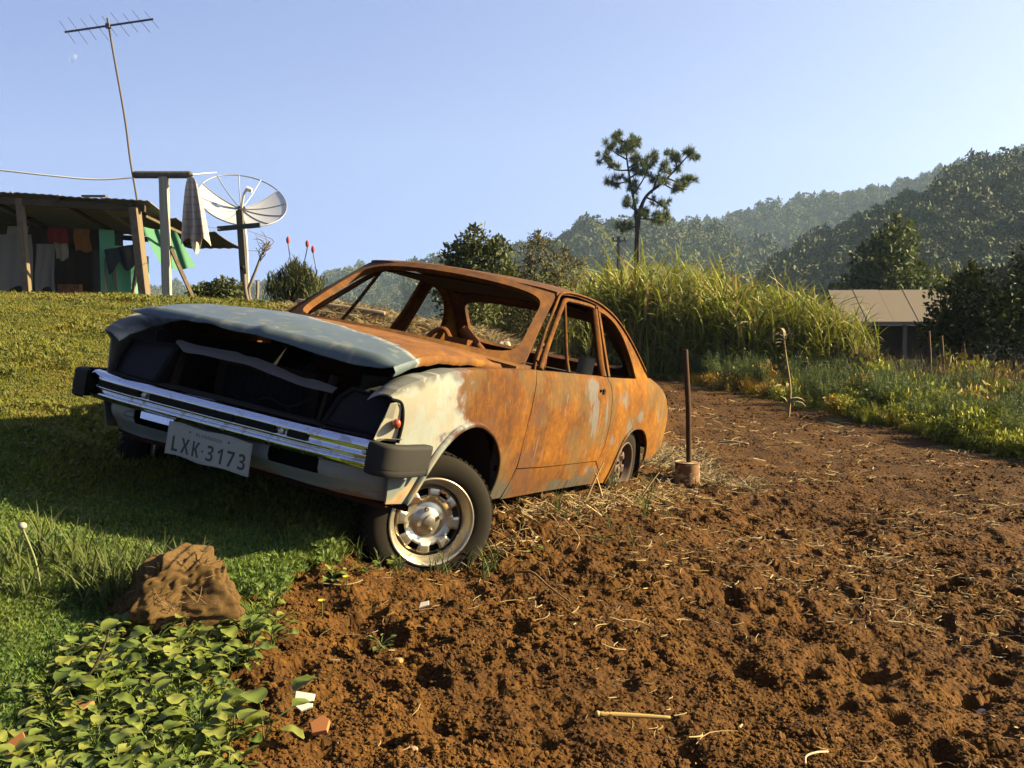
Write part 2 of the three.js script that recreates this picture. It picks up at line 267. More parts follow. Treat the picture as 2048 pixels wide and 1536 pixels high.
const cacheTop = (() => { const w = 1500, hh = 600, a = new Float32Array(w * hh * 5); for (let j = 0; j < hh; j++) for (let i = 0; i < w; i++) { const [c, r, h] = topInfo(mix(SU0, SU1, (i + 0.5) / w), mix(-0.85, 0.85, (j + 0.5) / hh)); a.set([...c, r, h], (j * w + i) * 5); } return { w, hh, a }; })();
const mTop = new THREE.MeshPhysicalMaterial({ specularIntensity: 0.5, map: texFrom(cacheTop, 'c', true), roughnessMap: texFrom(cacheTop, 'r'), bumpMap: texFrom(cacheTop, 'h'), bumpScale: 0.0012, roughness: 1, side: THREE.DoubleSide });
const uvTop = (p) => [(p[0] - SU0) / (SU1 - SU0), (p[2] + 0.85) / 1.7];
// front: faded pale blue-grey paint with cracks, stains and rust on the lower edge
const frontTex = dataTex(1024, 256, (x, y) => {
  const w = mix(-0.85, 0.85, x), v = mix(0.2, 0.8, y), n = fbm(w * 9, v * 9 + 3, 4), f = fbm(w * 45, v * 45, 3);
  let c = blend3([0.25, 0.28, 0.265], [0.18, 0.215, 0.22], n);
  const crack = Math.abs(vn(w * 7 + 2.2 * fbm(w * 6, v * 9, 2), v * 8 + 7) - 0.5); c = blend3(c, [0.05, 0.04, 0.03], sm(0.010, 0.003, crack) * 0.8);
  c = blend3(c, [0.22, 0.085, 0.025], sm(0.290, 0.275, v + (n - 0.5) * 0.045 + (f - 0.5) * 0.02) * 0.85);
  c = blend3(c, [0.30, 0.20, 0.10], sm(0.66, 0.78, fbm(w * 15 + 80, v * 12, 3)) * 0.5); return c;
}, true, false);
const mFront = new THREE.MeshStandardMaterial({ map: frontTex, roughness: 0.5, side: THREE.DoubleSide });
const mRust = mat(0.15, 0.05, 0.014, 0.9), mRustDark = mat(0.05, 0.02, 0.009, 0.92), mNearBlack = mat(0.010, 0.009, 0.008, 0.85), mBlackBrown = mat(0.022, 0.012, 0.008, 0.85);  // near-blacks put the shade of engine bay and hollows into the colour
const mRubber = mat(0.030, 0.028, 0.024, 0.75), mTyre = mat(0.020, 0.016, 0.011, 0.95), mBlack = mat(0.008, 0.008, 0.008, 0.75);
const noiseTile = (w, h, f) => dataTex(w, h, f);
const chromeRough = dataTex(1024, 64, (x, y) => { const n = fbm(x * 60, y * 6, 4), t = 0.09 + 0.4 * sm(0.66, 0.8, n); return [t, t, t]; }, false, false);
const chromeCol = dataTex(1024, 64, (x, y) => { const n = fbm(x * 60, y * 6, 4), m = fbm(x * 25 + 8, y * 5, 3); let c = [0.62, 0.62, 0.62]; c = blend3(c, [0.42, 0.36, 0.30], sm(0.66, 0.8, n) * 0.7); c = blend3(c, [0.30, 0.24, 0.18], sm(0.62, 0.7, m) * 0.6 * sm(0.7, 0.95, x)); return c; }, true, false);
const mChrome = new THREE.MeshStandardMaterial({ map: chromeCol, roughnessMap: chromeRough, roughness: 1, metalness: 1, side: THREE.DoubleSide });

// --- side panels
function coons(B, T, L, R, nu, nv, side, thick, dent = 0.003) {
  const P = [];
  for (let i = 0; i <= nu; i++) { const s = i / nu, row = []; for (let j = 0; j <= nv; j++) { const t = j / nv, b = B(s), tp = T(s), l = L(t), r = R(t), c = [];
    for (let k = 0; k < 2; k++) c.push((1 - t) * b[k] + t * tp[k] + (1 - s) * l[k] + s * r[k] - ((1 - s) * (1 - t) * B(0)[k] + s * (1 - t) * B(1)[k] + (1 - s) * t * T(0)[k] + s * t * T(1)[k]));
    const dn = (fbm(c[0] * 4 + side * 9, c[1] * 4, 3) - 0.5) * dent * 2; row.push([c[0], c[1], side * (S(c[0], c[1]) + dn)]); } P.push(row); }
  return shell(P, () => [0, 0, -side * thick], uvSide);
}
const archF = [[-0.46, 0.27], [-0.435, 0.325], [-0.395, 0.41], [-0.33, 0.495], [-0.25, 0.555], [-0.17, 0.585], [-0.08, 0.595], [0.0, 0.588], [0.08, 0.565], [0.15, 0.535], [0.21, 0.49], [0.255, 0.44], [0.28, 0.38], [0.285, 0.32], [0.275, 0.255]];
const archR = [[2.02, 0.23], [2.045, 0.32], [2.085, 0.42], [2.14, 0.49], [2.22, 0.545], [2.32, 0.575], [2.42, 0.58], [2.53, 0.57], [2.62, 0.535], [2.69, 0.48], [2.73, 0.41], [2.735, 0.36]];
const doorFrontE = [[0.44, 0.24], [0.485, 0.32], [0.50, 0.40], [0.505, 0.50], [0.515, 0.6], [0.545, 0.71], [0.585, 0.855]], doorRearE = [[1.70, 0.385], [1.76, 0.40], [1.795, 0.50], [1.80, 0.62], [1.795, 0.74], [1.77, 0.83], [1.71, 0.875]];
const beltTop = [[0.585, 0.855], [1.08, 0.865], [1.45, 0.871], [1.71, 0.875]];
const gap = 0.009;
for (const s of [1, -1]) {
  const nm = s > 0 ? 'left' : 'right';
  // front wing
  const B = pl([[-0.565, 0.27], ...archF, [0.34, 0.235], [0.435 - gap, 0.235]]);
  const T = pl([[-0.675, 0.685], [-0.62, 0.722], [-0.49, 0.768], [-0.31, 0.805], [0.08, 0.835], [0.58 - gap, 0.853]]);
  const L = pl([[-0.565, 0.27], [-0.60, 0.40], [-0.60, 0.52], [-0.615, 0.65], [-0.675, 0.685]]), R = pl(doorFrontE.map(([u, v]) => [u - gap, v]));
  const side = coons(B, T, L, R, 84, 26, s, 0.006, 0.005);
  const top = []; for (let i = 0; i <= 60; i++) { const c = T(i / 60), row = []; for (let j = 0; j <= 6; j++) { const t = j / 6, w0 = S(c[0], c[1]), w1 = mix(0.615, 0.655, sm(-0.6, 0.2, c[0])); const cr = (fbm(c[0] * 13 + s, t * 2, 3) - 0.5) * 0.02 * sm(-0.05, -0.4, c[0]); row.push([c[0], c[1] + 0.006 * Math.sin(t * 3.1) - 0.030 * t * t + cr * t, s * mix(w0, w1, t)]); } top.push(row); }
  const wing = part('front_wing', merge([side, shell(top, () => [0, -0.006, 0], (p) => uvSide([p[0] , p[1] + 0.0, 0]))]), mSide, car, s > 0 ? 'rusted front wing with pale paint left at its front' : undefined);
  part('arch_lip', withUV(tube(archF.map(([u, v]) => [u, v, s * (S(u, v) + 0.005)]), (t) => mix(0.015, 0.008, sm(0.35, 0.75, t)), 6, true, 50), uvSide), mSide, wing);
  // inner wheel housing: dark half drum
  const well = []; for (let i = 0; i <= 20; i++) { const a = Math.PI * (i / 20), row = []; for (const w of [0.75, 0.45]) row.push([-0.08 + Math.cos(a) * 0.37, 0.24 + Math.sin(a) * 0.37, s * w]); well.push(row); }
  part('wheel_housing', shell(well, () => [0, 0.004, 0]), mBlackBrown, car);
  // door
  const D = coons(pl([[0.505, 0.385], [0.9, 0.38], [1.3, 0.384], [1.69 - gap, 0.388]]), pl(beltTop.map(([u, v]) => [u - (u > 1.6 ? gap : 0), v])), pl([[0.505, 0.385], ...doorFrontE.slice(3)]), pl(doorRearE.map(([u, v]) => [u - gap, v])), 44, 22, s, 0.03, 0.003);
  const door = part('door', D, mSide, car);
  const fr = (pts, r, rz = r) => { const P = pl(pts), out = []; for (let i = 0; i <= 20; i++) { const [u, v] = P(i / 20); out.push([u, v, s * (S(u, v) - 0.012)]); } return withUV(tube(out, r, 6), uvSide); };
  part('window_frame', merge([fr([[0.66, 0.86], [0.86, 1.0], [1.08, 1.16], [1.185, 1.232], [1.24, 1.248], [1.4, 1.256], [1.62, 1.262], [1.70, 1.258]], 0.015), fr([[1.715, 1.25], [1.70, 1.05], [1.665, 0.87]], 0.02)]), mSide, door);
  part('quarter_light_bar', fr([[1.20, 1.225], [1.14, 1.05], [1.07, 0.866]], 0.011), mSide, door);
  if (s > 0) { const hp = [1.60, 0.79]; part('handle_hole', new THREE.CylinderGeometry(0.016, 0.016, 0.012, 14).rotateX(Math.PI / 2).translate(hp[0] + 0.01, hp[1], S(...hp) + 0.002), mNearBlack, door); part('lock_hole', new THREE.CylinderGeometry(0.008, 0.008, 0.012, 10).rotateX(Math.PI / 2).translate(hp[0] - 0.045, hp[1] + 0.004, S(...hp) + 0.002), mNearBlack, door); }
  // sill
  part('sill', coons(pl([[0.445, 0.232], [1.2, 0.24], [1.7, 0.24], [2.02, 0.232]]), pl([[0.50, 0.378], [0.9, 0.373], [1.3, 0.377], [1.69, 0.380]]), pl([[0.445, 0.232], [0.50, 0.378]]), pl([[2.02, 0.232], [1.85, 0.3], [1.69, 0.380]]), 40, 8, s, 0.05, 0.004), mSide, car);
  // rear quarter panel
  const QB = pl([[1.705, 0.389], [1.86, 0.305], ...archR, [2.85, 0.36], [3.1, 0.395], [3.33, 0.43]]), QT = pl([[1.715, 0.876], [2.0, 0.882], [2.3, 0.892], [2.55, 0.91], [2.70, 0.912], [2.92, 0.868], [3.17, 0.79], [3.37, 0.705]]);
  const quarter = part('quarter_panel', coons(QB, QT, pl(doorRearE), pl([[3.33, 0.43], [3.41, 0.55], [3.41, 0.64], [3.37, 0.705]]), 90, 24, s, 0.006, 0.004), mSide, car);
  part('arch_lip', withUV(tube(archR.map(([u, v]) => [u, v, s * (S(u, v) + 0.003)]), 0.008, 6, true, 40), uvSide), mSide, quarter);
  const wellR = []; for (let i = 0; i <= 20; i++) { const a = Math.PI * (i / 20), row = []; for (const w of [0.755, 0.45]) row.push([2.39 + Math.cos(a) * 0.36, 0.23 + Math.sin(a) * 0.355, s * w]); wellR.push(row); }
  part('wheel_housing', shell(wellR, () => [0, 0.004, 0]), mBlackBrown, car);
  // rear pillar and window surround, drip rail, centre pillar
  const inn = spl([[1.735, 1.245], [1.80, 1.245], [1.90, 1.235], [2.03, 1.205], [2.16, 1.14], [2.25, 1.05], [2.30, 0.95], [2.305, 0.895]], 30), out = spl([[1.735, 1.292], [1.85, 1.283], [1.96, 1.268], [2.1, 1.235], [2.25, 1.18], [2.42, 1.09], [2.56, 0.985], [2.64, 0.905]], 30), cp = [];
  for (let i = 0; i <= 30; i++) { const row = []; for (let j = 0; j <= 5; j++) { const a = inn(i / 30), b = out(i / 30), u = mix(a[0], b[0], j / 5), v = mix(a[1], b[1], j / 5); row.push([u, v, s * S(u, v)]); } cp.push(row); }
  part('rear_pillar', merge([shell(cp, () => [0, 0, -s * 0.035], uvSide), withUV(tube(Array.from({ length: 20 }, (_, i) => { const a = inn(i / 19); return [a[0], a[1], s * (S(...a) + 0.002)]; }), 0.009, 6), uvSide)]), mSide, car);
  part('drip_rail', withUV(tube([[0.60, 0.90], [0.80, 1.055], [1.0, 1.195], [1.10, 1.262], [1.2, 1.286], [1.4, 1.298], [1.66, 1.298], [1.85, 1.285], [2.1, 1.237], [2.3, 1.155], [2.48, 1.045], [2.6, 0.95]].map(([u, v]) => [u, v, s * (S(u, v) + 0.006)]), 0.008, 6), uvSide), mSide, car);
  part('centre_pillar', withUV(bar([1.76, 1.26, s * 0.56], [1.745, 0.87, s * 0.715], 0.035, 0.06, [0, 0, 1]), uvSide), mSide, car);
}
// --- windscreen frame, roof, rear window frame
const ringOf = (surf, inner, n = 96, m = 4) => { const P = []; for (let i = 0; i <= n; i++) { const a = i / n * Math.PI * 2, c = Math.cos(a), sn = Math.sin(a), row = []; const se = (e) => Math.pow(Math.abs(c) ** e + Math.abs(sn) ** e, -1 / e); for (let j = 0; j <= m; j++) { const k = j / m, ri = se(7), ro = se(30); const s0 = c * ri * inner.s, t0 = inner.t0 + (inner.t1 - inner.t0) * (0.5 + 0.5 * sn * ri), s1 = c * ro, t1 = 0.5 + 0.5 * sn * ro * 1.0; row.push(surf(mix(s0, s1, k), mix(t0, t1, k))); } P.push(row); } return P; };
const wsSurf = (s, t) => { const q = 1 - s * s, b = 0.010 * Math.sin(t * Math.PI); return [mix(0.52 - 0.20 * q, 1.085 - 0.13 * q, t) - b, mix(0.865 + 0.025 * q, 1.268 + 0.035 * q, t) + b, s * mix(0.705, 0.578, t)]; };
part('windscreen_frame', shell(ringOf(wsSurf, { s: 0.93, t0: 0.06, t1: 0.915 }), (i, j, p) => [0.03, -0.02, -Math.sign(p[2]) * 0.012], (p) => uvTop(p)), mTop, car);
const rwSurf = (s, t) => { const q = 1 - s * s; return [mix(2.64 + 0.10 * q, 2.10 + 0.05 * q, t), mix(0.91, 1.238 + 0.03 * q, t), s * mix(0.70, 0.562, t)]; };
part('rear_window_frame', shell(ringOf(rwSurf, { s: 0.86, t0: 0.10, t1: 0.88 }), () => [-0.03, -0.02, 0], uvTop), mTop, car);
{
  const P = []; for (let i = 0; i <= 30; i++) { const row = []; for (let j = 0; j <= 30; j++) { const s = j / 15 - 1, q = 1 - s * s, u0 = 1.075 - 0.13 * q, u1 = 2.11 + 0.05 * q, u = mix(u0, u1, i / 30); const vs = curveAt([0.9, 1.09, 1.25, 1.5, 1.7, 1.96, 2.15], [1.26, 1.276, 1.293, 1.302, 1.300, 1.270, 1.234], u); const dn = (fbm(u * 3 + 7, s * 2, 3) - 0.5) * 0.008; row.push([u, vs + 0.035 * (1 - s ** 4) * sm(0.9, 1.2, u) ** 0.5 + 0.0 + dn, s * (0.582 - 0.012 * sm(1.7, 2.1, u))]); } P.push(row); }
  part('roof', shell(P, () => [0, -0.018, 0], uvTop), mTop, car);
  const hl = []; for (let i = 0; i <= 8; i++) { const row = []; for (let j = 0; j <= 20; j++) { const s = j / 10 - 1; row.push([1.12 + i * 0.12, 1.236 + 0.02 * (1 - s * s), s * 0.50]); } hl.push(row); }
  part('roof_lining_frame', shell(hl, () => [0, -0.006, 0]), mRustDark, car);  // shade under the roof is put into this darker rust colour
}
// --- bonnet, sprung open at the front and buckled along its lip
{
  const lipV = (w) => curveAt([-0.66, -0.6, -0.44, -0.30, -0.18, -0.08, 0.05, 0.18, 0.29, 0.40, 0.50, 0.58, 0.66], [0.785, 0.784, 0.788, 0.797, 0.805, 0.799, 0.800, 0.792, 0.782, 0.773, 0.768, 0.772, 0.788], w) + (fbm(w * 16, 2.5, 2) - 0.5) * 0.010;
  const sideV = (u) => curveAt([-0.64, -0.55, -0.43, -0.25, -0.09, 0.1, 0.36], [0.800, 0.818, 0.838, 0.858, 0.868, 0.868, 0.866], u);
  const N = 56, Mw = 72, P = [];
  for (let i = 0; i <= N; i++) { const row = []; for (let j = 0; j <= Mw; j++) {
    const w = mix(-0.655, 0.655, j / Mw), q = 1 - (w / 0.655) ** 2, uf = -0.60 - 0.055 * q, ur = 0.50 - 0.20 * (1 - (w / 0.70) ** 2) - 0.03, t = i / N;
    let u, v;
    const tl = 0.14, topV = (uu) => sideV(uu) + 0.036 * q * (1 - 0.25 * sm(-0.2, -0.6, uu)) + 0.012 * Math.exp(-(((w - 0.24 - uu * 0.3) / 0.03) ** 2)) * sm(-0.1, -0.5, uu)  + (fbm(uu * 3.5 + 2, w * 3.5, 3) - 0.5) * 0.009 - 0.02 * sm(0.52, 0.655, Math.abs(w)) ** 2;
    if (t < tl) { const a = t / tl, u1 = uf + 0.05; u = mix(uf, u1, a * a * 0.6 + a * 0.4) ; v = mix(lipV(w), topV(u1), Math.sin(a * Math.PI / 2)); }
    else { const a = (t - tl) / (1 - tl); u = mix(uf + 0.05, ur, a); v = topV(u); }
    row.push([u, v, w]); } P.push(row); }
  const hood = part('bonnet', shell(P, () => [0.002, -0.004, 0], uvTop), mTop, car, 'buckled grey-blue bonnet rusted through at the back, sprung open');
  const rib = (z) => tube([[-0.5, 0.79, z], [-0.2, 0.835, z * 0.8], [0.15, 0.85, z * 0.6]], 0.012, 5);
  for (const z of [-0.42, 0.42]) part('stiffener', rib(z), mNearBlack, hood);
  // curled edge along the near side
  const side = [[-0.60, 0.785], [-0.5, 0.812], [-0.38, 0.84], [-0.2, 0.858], [0, 0.862], [0.2, 0.860], [0.36, 0.855]], E = []; for (let i = 0; i <= 30; i++) { const [u, v] = pl(side)(i / 30), n = (fbm(u * 12, 3, 3) - 0.5) * 0.02; E.push([[u, v, 0.655], [u, v - 0.016 + n, 0.668], [u, v - 0.034 + n, 0.66]]); }
  part('side_flange', shell(E, () => [0, 0, -0.003], uvTop), mTop, hood);
}
// scuttle between bonnet and windscreen
{ const P = []; for (let i = 0; i <= 4; i++) { const row = []; for (let j = 0; j <= 24; j++) { const s = j / 12 - 1, q = 1 - s * s; row.push([0.40 - 0.19 * q + i * 0.045, 0.858 + 0.03 * q + i * 0.003, s * 0.72]); } P.push(row); } part('scuttle_panel', shell(P, () => [0, -0.02, 0], uvTop), mTop, car); }
// --- boot lid, tail panel
{ const P = []; for (let i = 0; i <= 14; i++) { const row = []; for (let j = 0; j <= 14; j++) { const s = j / 7 - 1, q = 1 - s * s, u = mix(2.68 + 0.06 * q, 3.36 + 0.03 * q, i / 14); row.push([u, mix(0.915, 0.83, (i / 14) ** 1.4) + 0.012 * q, s * mix(0.655, 0.62, i / 14)]); } P.push(row); }
  part('boot_lid', shell(P, () => [0, -0.02, 0], uvTop), mTop, car);
  part('tail_panel', new RoundedBoxGeometry(0.03, 0.36, 1.32, 2, 0.01).translate(3.37, 0.60, 0), mRust, car);
  const tl = []; for (let i = 0; i <= 4; i++) { const row = []; for (let j = 0; j <= 3; j++) row.push([3.22 + i * 0.05, 0.80 - i * 0.02 + 0.0, 0.56 + j * 0.05]); tl.push(row); }
  part('tail_corner', merge([bar([3.2, 0.80, 0.66], [3.43, 0.76, 0.66], 0.03, 0.09), bar([3.41, 0.44, 0.6], [3.41, 0.44, -0.6], 0.06, 0.09)]), mNearBlack, car); }
// --- bulkhead, floor, engine bay walls, dashboard
part('bulkhead', new THREE.BoxGeometry(0.02, 0.60, 1.34).translate(0.42, 0.54, 0), mBlackBrown, car);
part('floor_pan', new THREE.BoxGeometry(3.7, 0.02, 1.30).translate(1.35, 0.245, 0), mRustDark, car);
for (const s of [1, -1]) part('inner_wing', new THREE.BoxGeometry(0.95, 0.46, 0.012).translate(-0.10, 0.50, s * 0.52), mNearBlack, car);
part('radiator_panel', new THREE.BoxGeometry(0.03, 0.20, 1.02).translate(-0.40, 0.38, 0), mNearBlack, car);
{ const rad = part('radiator', merge([bar([-0.42, 0.66, -0.26], [-0.42, 0.66, 0.22], 0.05, 0.04), bar([-0.42, 0.42, -0.26], [-0.42, 0.42, 0.22], 0.05, 0.04), bar([-0.42, 0.42, -0.26], [-0.42, 0.66, -0.26], 0.05, 0.03), bar([-0.42, 0.42, 0.22], [-0.42, 0.66, 0.22], 0.05, 0.03)]), mBlackBrown, car); for (let k = 0; k < 16; k++) part('fin', bar([-0.42, 0.43, -0.24 + k * 0.0295], [-0.42, 0.65, -0.24 + k * 0.0295], 0.03, 0.006), mNearBlack, rad); }
part('hose', tube([[-0.40, 0.64, 0.12], [-0.32, 0.69, 0.10], [-0.15, 0.68, 0.02], [0.05, 0.60, 0]], 0.020, 8), mRubber, car); part('engine_block', merge([new RoundedBoxGeometry(0.46, 0.26, 0.24, 2, 0.02).translate(-0.02, 0.50, 0), new RoundedBoxGeometry(0.40, 0.06, 0.13, 2, 0.02).translate(-0.02, 0.655, 0), new THREE.CylinderGeometry(0.12, 0.12, 0.06, 20).translate(0.0, 0.71, 0.02)]), mRustDark, car);
for (const z of [-0.36, 0.38]) part('stay_bracket', bar([-0.60, 0.51, z], [-0.56, 0.70, z], 0.018, 0.03), mBlackBrown, car);
part('loose_wire', tube([[-0.60, 0.60, 0.33], [-0.63, 0.55, 0.25], [-0.60, 0.56, 0.12], [-0.58, 0.52, 0.02], [-0.55, 0.54, -0.1]], 0.004, 5), mBlack, car);
part('dashboard_bar', merge([new RoundedBoxGeometry(0.16, 0.05, 1.30, 2, 0.015).translate(0.62, 0.82, 0), bar([0.72, 0.80, -0.6], [0.72, 0.80, 0.6], 0.03, 0.05)]), mRust, car);
part('steering_column', rod([0.84, 0.99, 0.19], [0.88, 0.84, 0.37], 0.024, 0.024, 12), mRust, car);
part('column_bracket', merge([new THREE.BoxGeometry(0.06, 0.15, 0.13).translate(0.70, 0.86, 0.25), tube([[0.66, 0.87, 0.08], [0.67, 0.945, 0.12], [0.68, 0.965, 0.17], [0.69, 0.92, 0.21]], 0.014, 6)]), mRust, car);
part('grab_tube', tube([[0.92, 0.78, 0.60], [0.92, 0.95, 0.60], [0.97, 0.985, 0.60], [1.03, 0.95, 0.60], [1.05, 0.78, 0.60]], 0.010, 8), mRust, car);
part('seat_frame', merge([tube([[1.1, 0.3, 0.15], [1.35, 0.75, 0.15], [1.37, 0.80, 0.2], [1.37, 0.80, 0.5], [1.35, 0.75, 0.55], [1.1, 0.3, 0.55]], 0.012, 6), bar([0.8, 0.32, 0.15], [1.2, 0.32, 0.15], 0.03), bar([0.8, 0.32, 0.55], [1.2, 0.32, 0.55], 0.03)]), mRustDark, car);
part('parcel_shelf', new THREE.BoxGeometry(0.60, 0.02, 1.30).translate(2.38, 0.845, 0), mBlackBrown, car);
part('rear_seat_back', new THREE.BoxGeometry(0.03, 0.50, 1.2).rotateZ(-0.2).translate(2.12, 0.6, 0), mNearBlack, car);
// --- front: valance with slots, upper cross panel, headlamps, indicator
const frontU = (w, v) => -0.685 + 0.16 * Math.abs(w / 0.73) ** 7 + 0.06 * sm(0.36, 0.27, v) + (v - 0.4) * 0.0;
{
  const fp = (w, v) => [frontU(w, v) + (fbm(w * 5, v * 5, 2) - 0.5) * 0.010, v, w], lowV = (w) => 0.276 + 0.008 * Math.cos(w * 3) + 0.006 * (fbm(w * 9, 2, 2) - 0.5);
  const patch = (w0, w1, v0, v1, n, m) => { const P = []; for (let i = 0; i <= n; i++) { const w = mix(w0, w1, i / n), row = []; for (let j = 0; j <= m; j++) row.push(fp(w, mix(v0 === 'low' ? lowV(w) : v0, v1, j / m))); P.push(row); } return shell(P, () => [0.004, 0, 0], (p) => [(p[2] + 0.85) / 1.7, (p[1] - 0.2) / 0.6]); };
  const g = merge([patch(-0.722, 0.722, 'low', 0.335, 60, 5), patch(-0.722, 0.722, 0.392, 0.43, 60, 3), patch(-0.722, -0.46, 0.335, 0.392, 14, 3), patch(-0.23, 0.23, 0.335, 0.392, 14, 3), patch(0.46, 0.722, 0.335, 0.392, 14, 3)]);
  part('front_valance', g, mFront, car, 'faded blue-grey valance cracked and rusty along its lower edge');
  part('valance_backing', new THREE.BoxGeometry(0.01, 0.13, 1.1).translate(-0.60, 0.36, 0), mNearBlack, car);
  // torn upper cross panel
  const P = []; for (let i = 0; i <= 50; i++) { const w = mix(-0.36, 0.43, i / 50), n = fbm(w * 9, 4, 3) - 0.5, v = curveAt([-0.36, -0.30, -0.2, 0, 0.15, 0.3, 0.43], [0.705, 0.685, 0.69, 0.69, 0.672, 0.655, 0.652], w), hgt = curveAt([-0.36, -0.3, 0, 0.3, 0.43], [0.012, 0.040, 0.036, 0.030, 0.022], w) * (1 + n * 0.8); P.push([[-0.63, v - hgt / 2 + n * 0.01, w], [-0.62 + n * 0.02, v, w], [-0.60, v + hgt / 2 + n * 0.008, w]]); }
  part('torn_cross_panel', shell(P, () => [0.004, -0.002, 0]), mat(0.10, 0.09, 0.075, 0.7), car);
  part('grille_ledge', new THREE.BoxGeometry(0.10, 0.02, 1.30).rotateZ(0.1).translate(-0.64, 0.507, 0), mRubber, car);
}
const mLensDark = mat(0.014, 0.012, 0.011, 0.5, 0, { specularIntensity: 0.2 }), mBezel = mat(0.010, 0.009, 0.009, 0.85, 0, { specularIntensity: 0.15 });
for (const s of [1, -1]) {
  const o = s > 0 ? [[0.425, 0.525], [0.665, 0.512], [0.700, 0.655], [0.665, 0.668], [0.50, 0.675], [0.455, 0.63]] : [[0.40, 0.515], [0.665, 0.515], [0.665, 0.58], [0.632, 0.665], [0.35, 0.69]];
  const sh = new THREE.Shape(o.map(([w, v]) => new THREE.Vector2(s * w, v))), inset = (k) => { const cx = o.reduce((a, p) => a + p[0], 0) / o.length, cy = o.reduce((a, p) => a + p[1], 0) / o.length; return o.map(([w, v]) => new THREE.Vector2(s * mix(cx, w, k), mix(cy, v, k))); };
  const rim = new THREE.Shape(o.map(([w, v]) => new THREE.Vector2(s * w, v))); rim.holes.push(new THREE.Path(inset(0.90)));
  const put = (g, u0) => { const p = g.attributes.position; for (let i = 0; i < p.count; i++) { const w = p.getX(i), v = p.getY(i), k = p.getZ(i); p.setXYZ(i, u0 + (v - 0.51) * 0.30 - k + 0.05 * Math.abs(w / 0.7) ** 4, v, w); } g.computeVertexNormals(); return g; };
  const hl = part('headlamp', put(new THREE.ExtrudeGeometry(rim, { depth: 0.07, bevelEnabled: true, bevelSize: 0.004, bevelThickness: 0.004, bevelSegments: 1 }), -0.60), mBezel, car, 'dark dead headlamp');
  part('lens', put(new THREE.ExtrudeGeometry(new THREE.Shape(inset(0.92)), { depth: 0.015, bevelEnabled: false }), -0.645), mLensDark, hl);
}
{ // front indicator without its lens: pale open housing and amber bulb
  const mCreamHousing = mat(0.42, 0.38, 0.27, 0.45), q = (a, b, c, d) => shell([[a, b], [d, c]], () => [0.003, 0.002, 0.003]);
  const h = part('indicator', merge([
    q([-0.665, 0.655, 0.708], [-0.615, 0.665, 0.722], [-0.605, 0.515, 0.728], [-0.675, 0.512, 0.672]),      // inner face
    q([-0.675, 0.512, 0.672], [-0.605, 0.515, 0.728], [-0.600, 0.528, 0.750], [-0.665, 0.52, 0.69]),
    q([-0.665, 0.655, 0.708], [-0.672, 0.60, 0.700], [-0.655, 0.60, 0.722], [-0.650, 0.655, 0.722])]), mCreamHousing, car, 'broken corner indicator with bare amber bulb');
  part('bulb', new THREE.SphereGeometry(0.017, 16, 12).scale(1, 1.15, 1).translate(-0.628, 0.583, 0.728), new THREE.MeshPhysicalMaterial({ color: col(0.35, 0.055, 0.004), roughness: 0.06, clearcoat: 1 }), h);
  part('rim', tube([[-0.605, 0.512, 0.735], [-0.600, 0.60, 0.735], [-0.612, 0.66, 0.722], [-0.668, 0.672, 0.705]], 0.008, 6), mBlack, h);
}
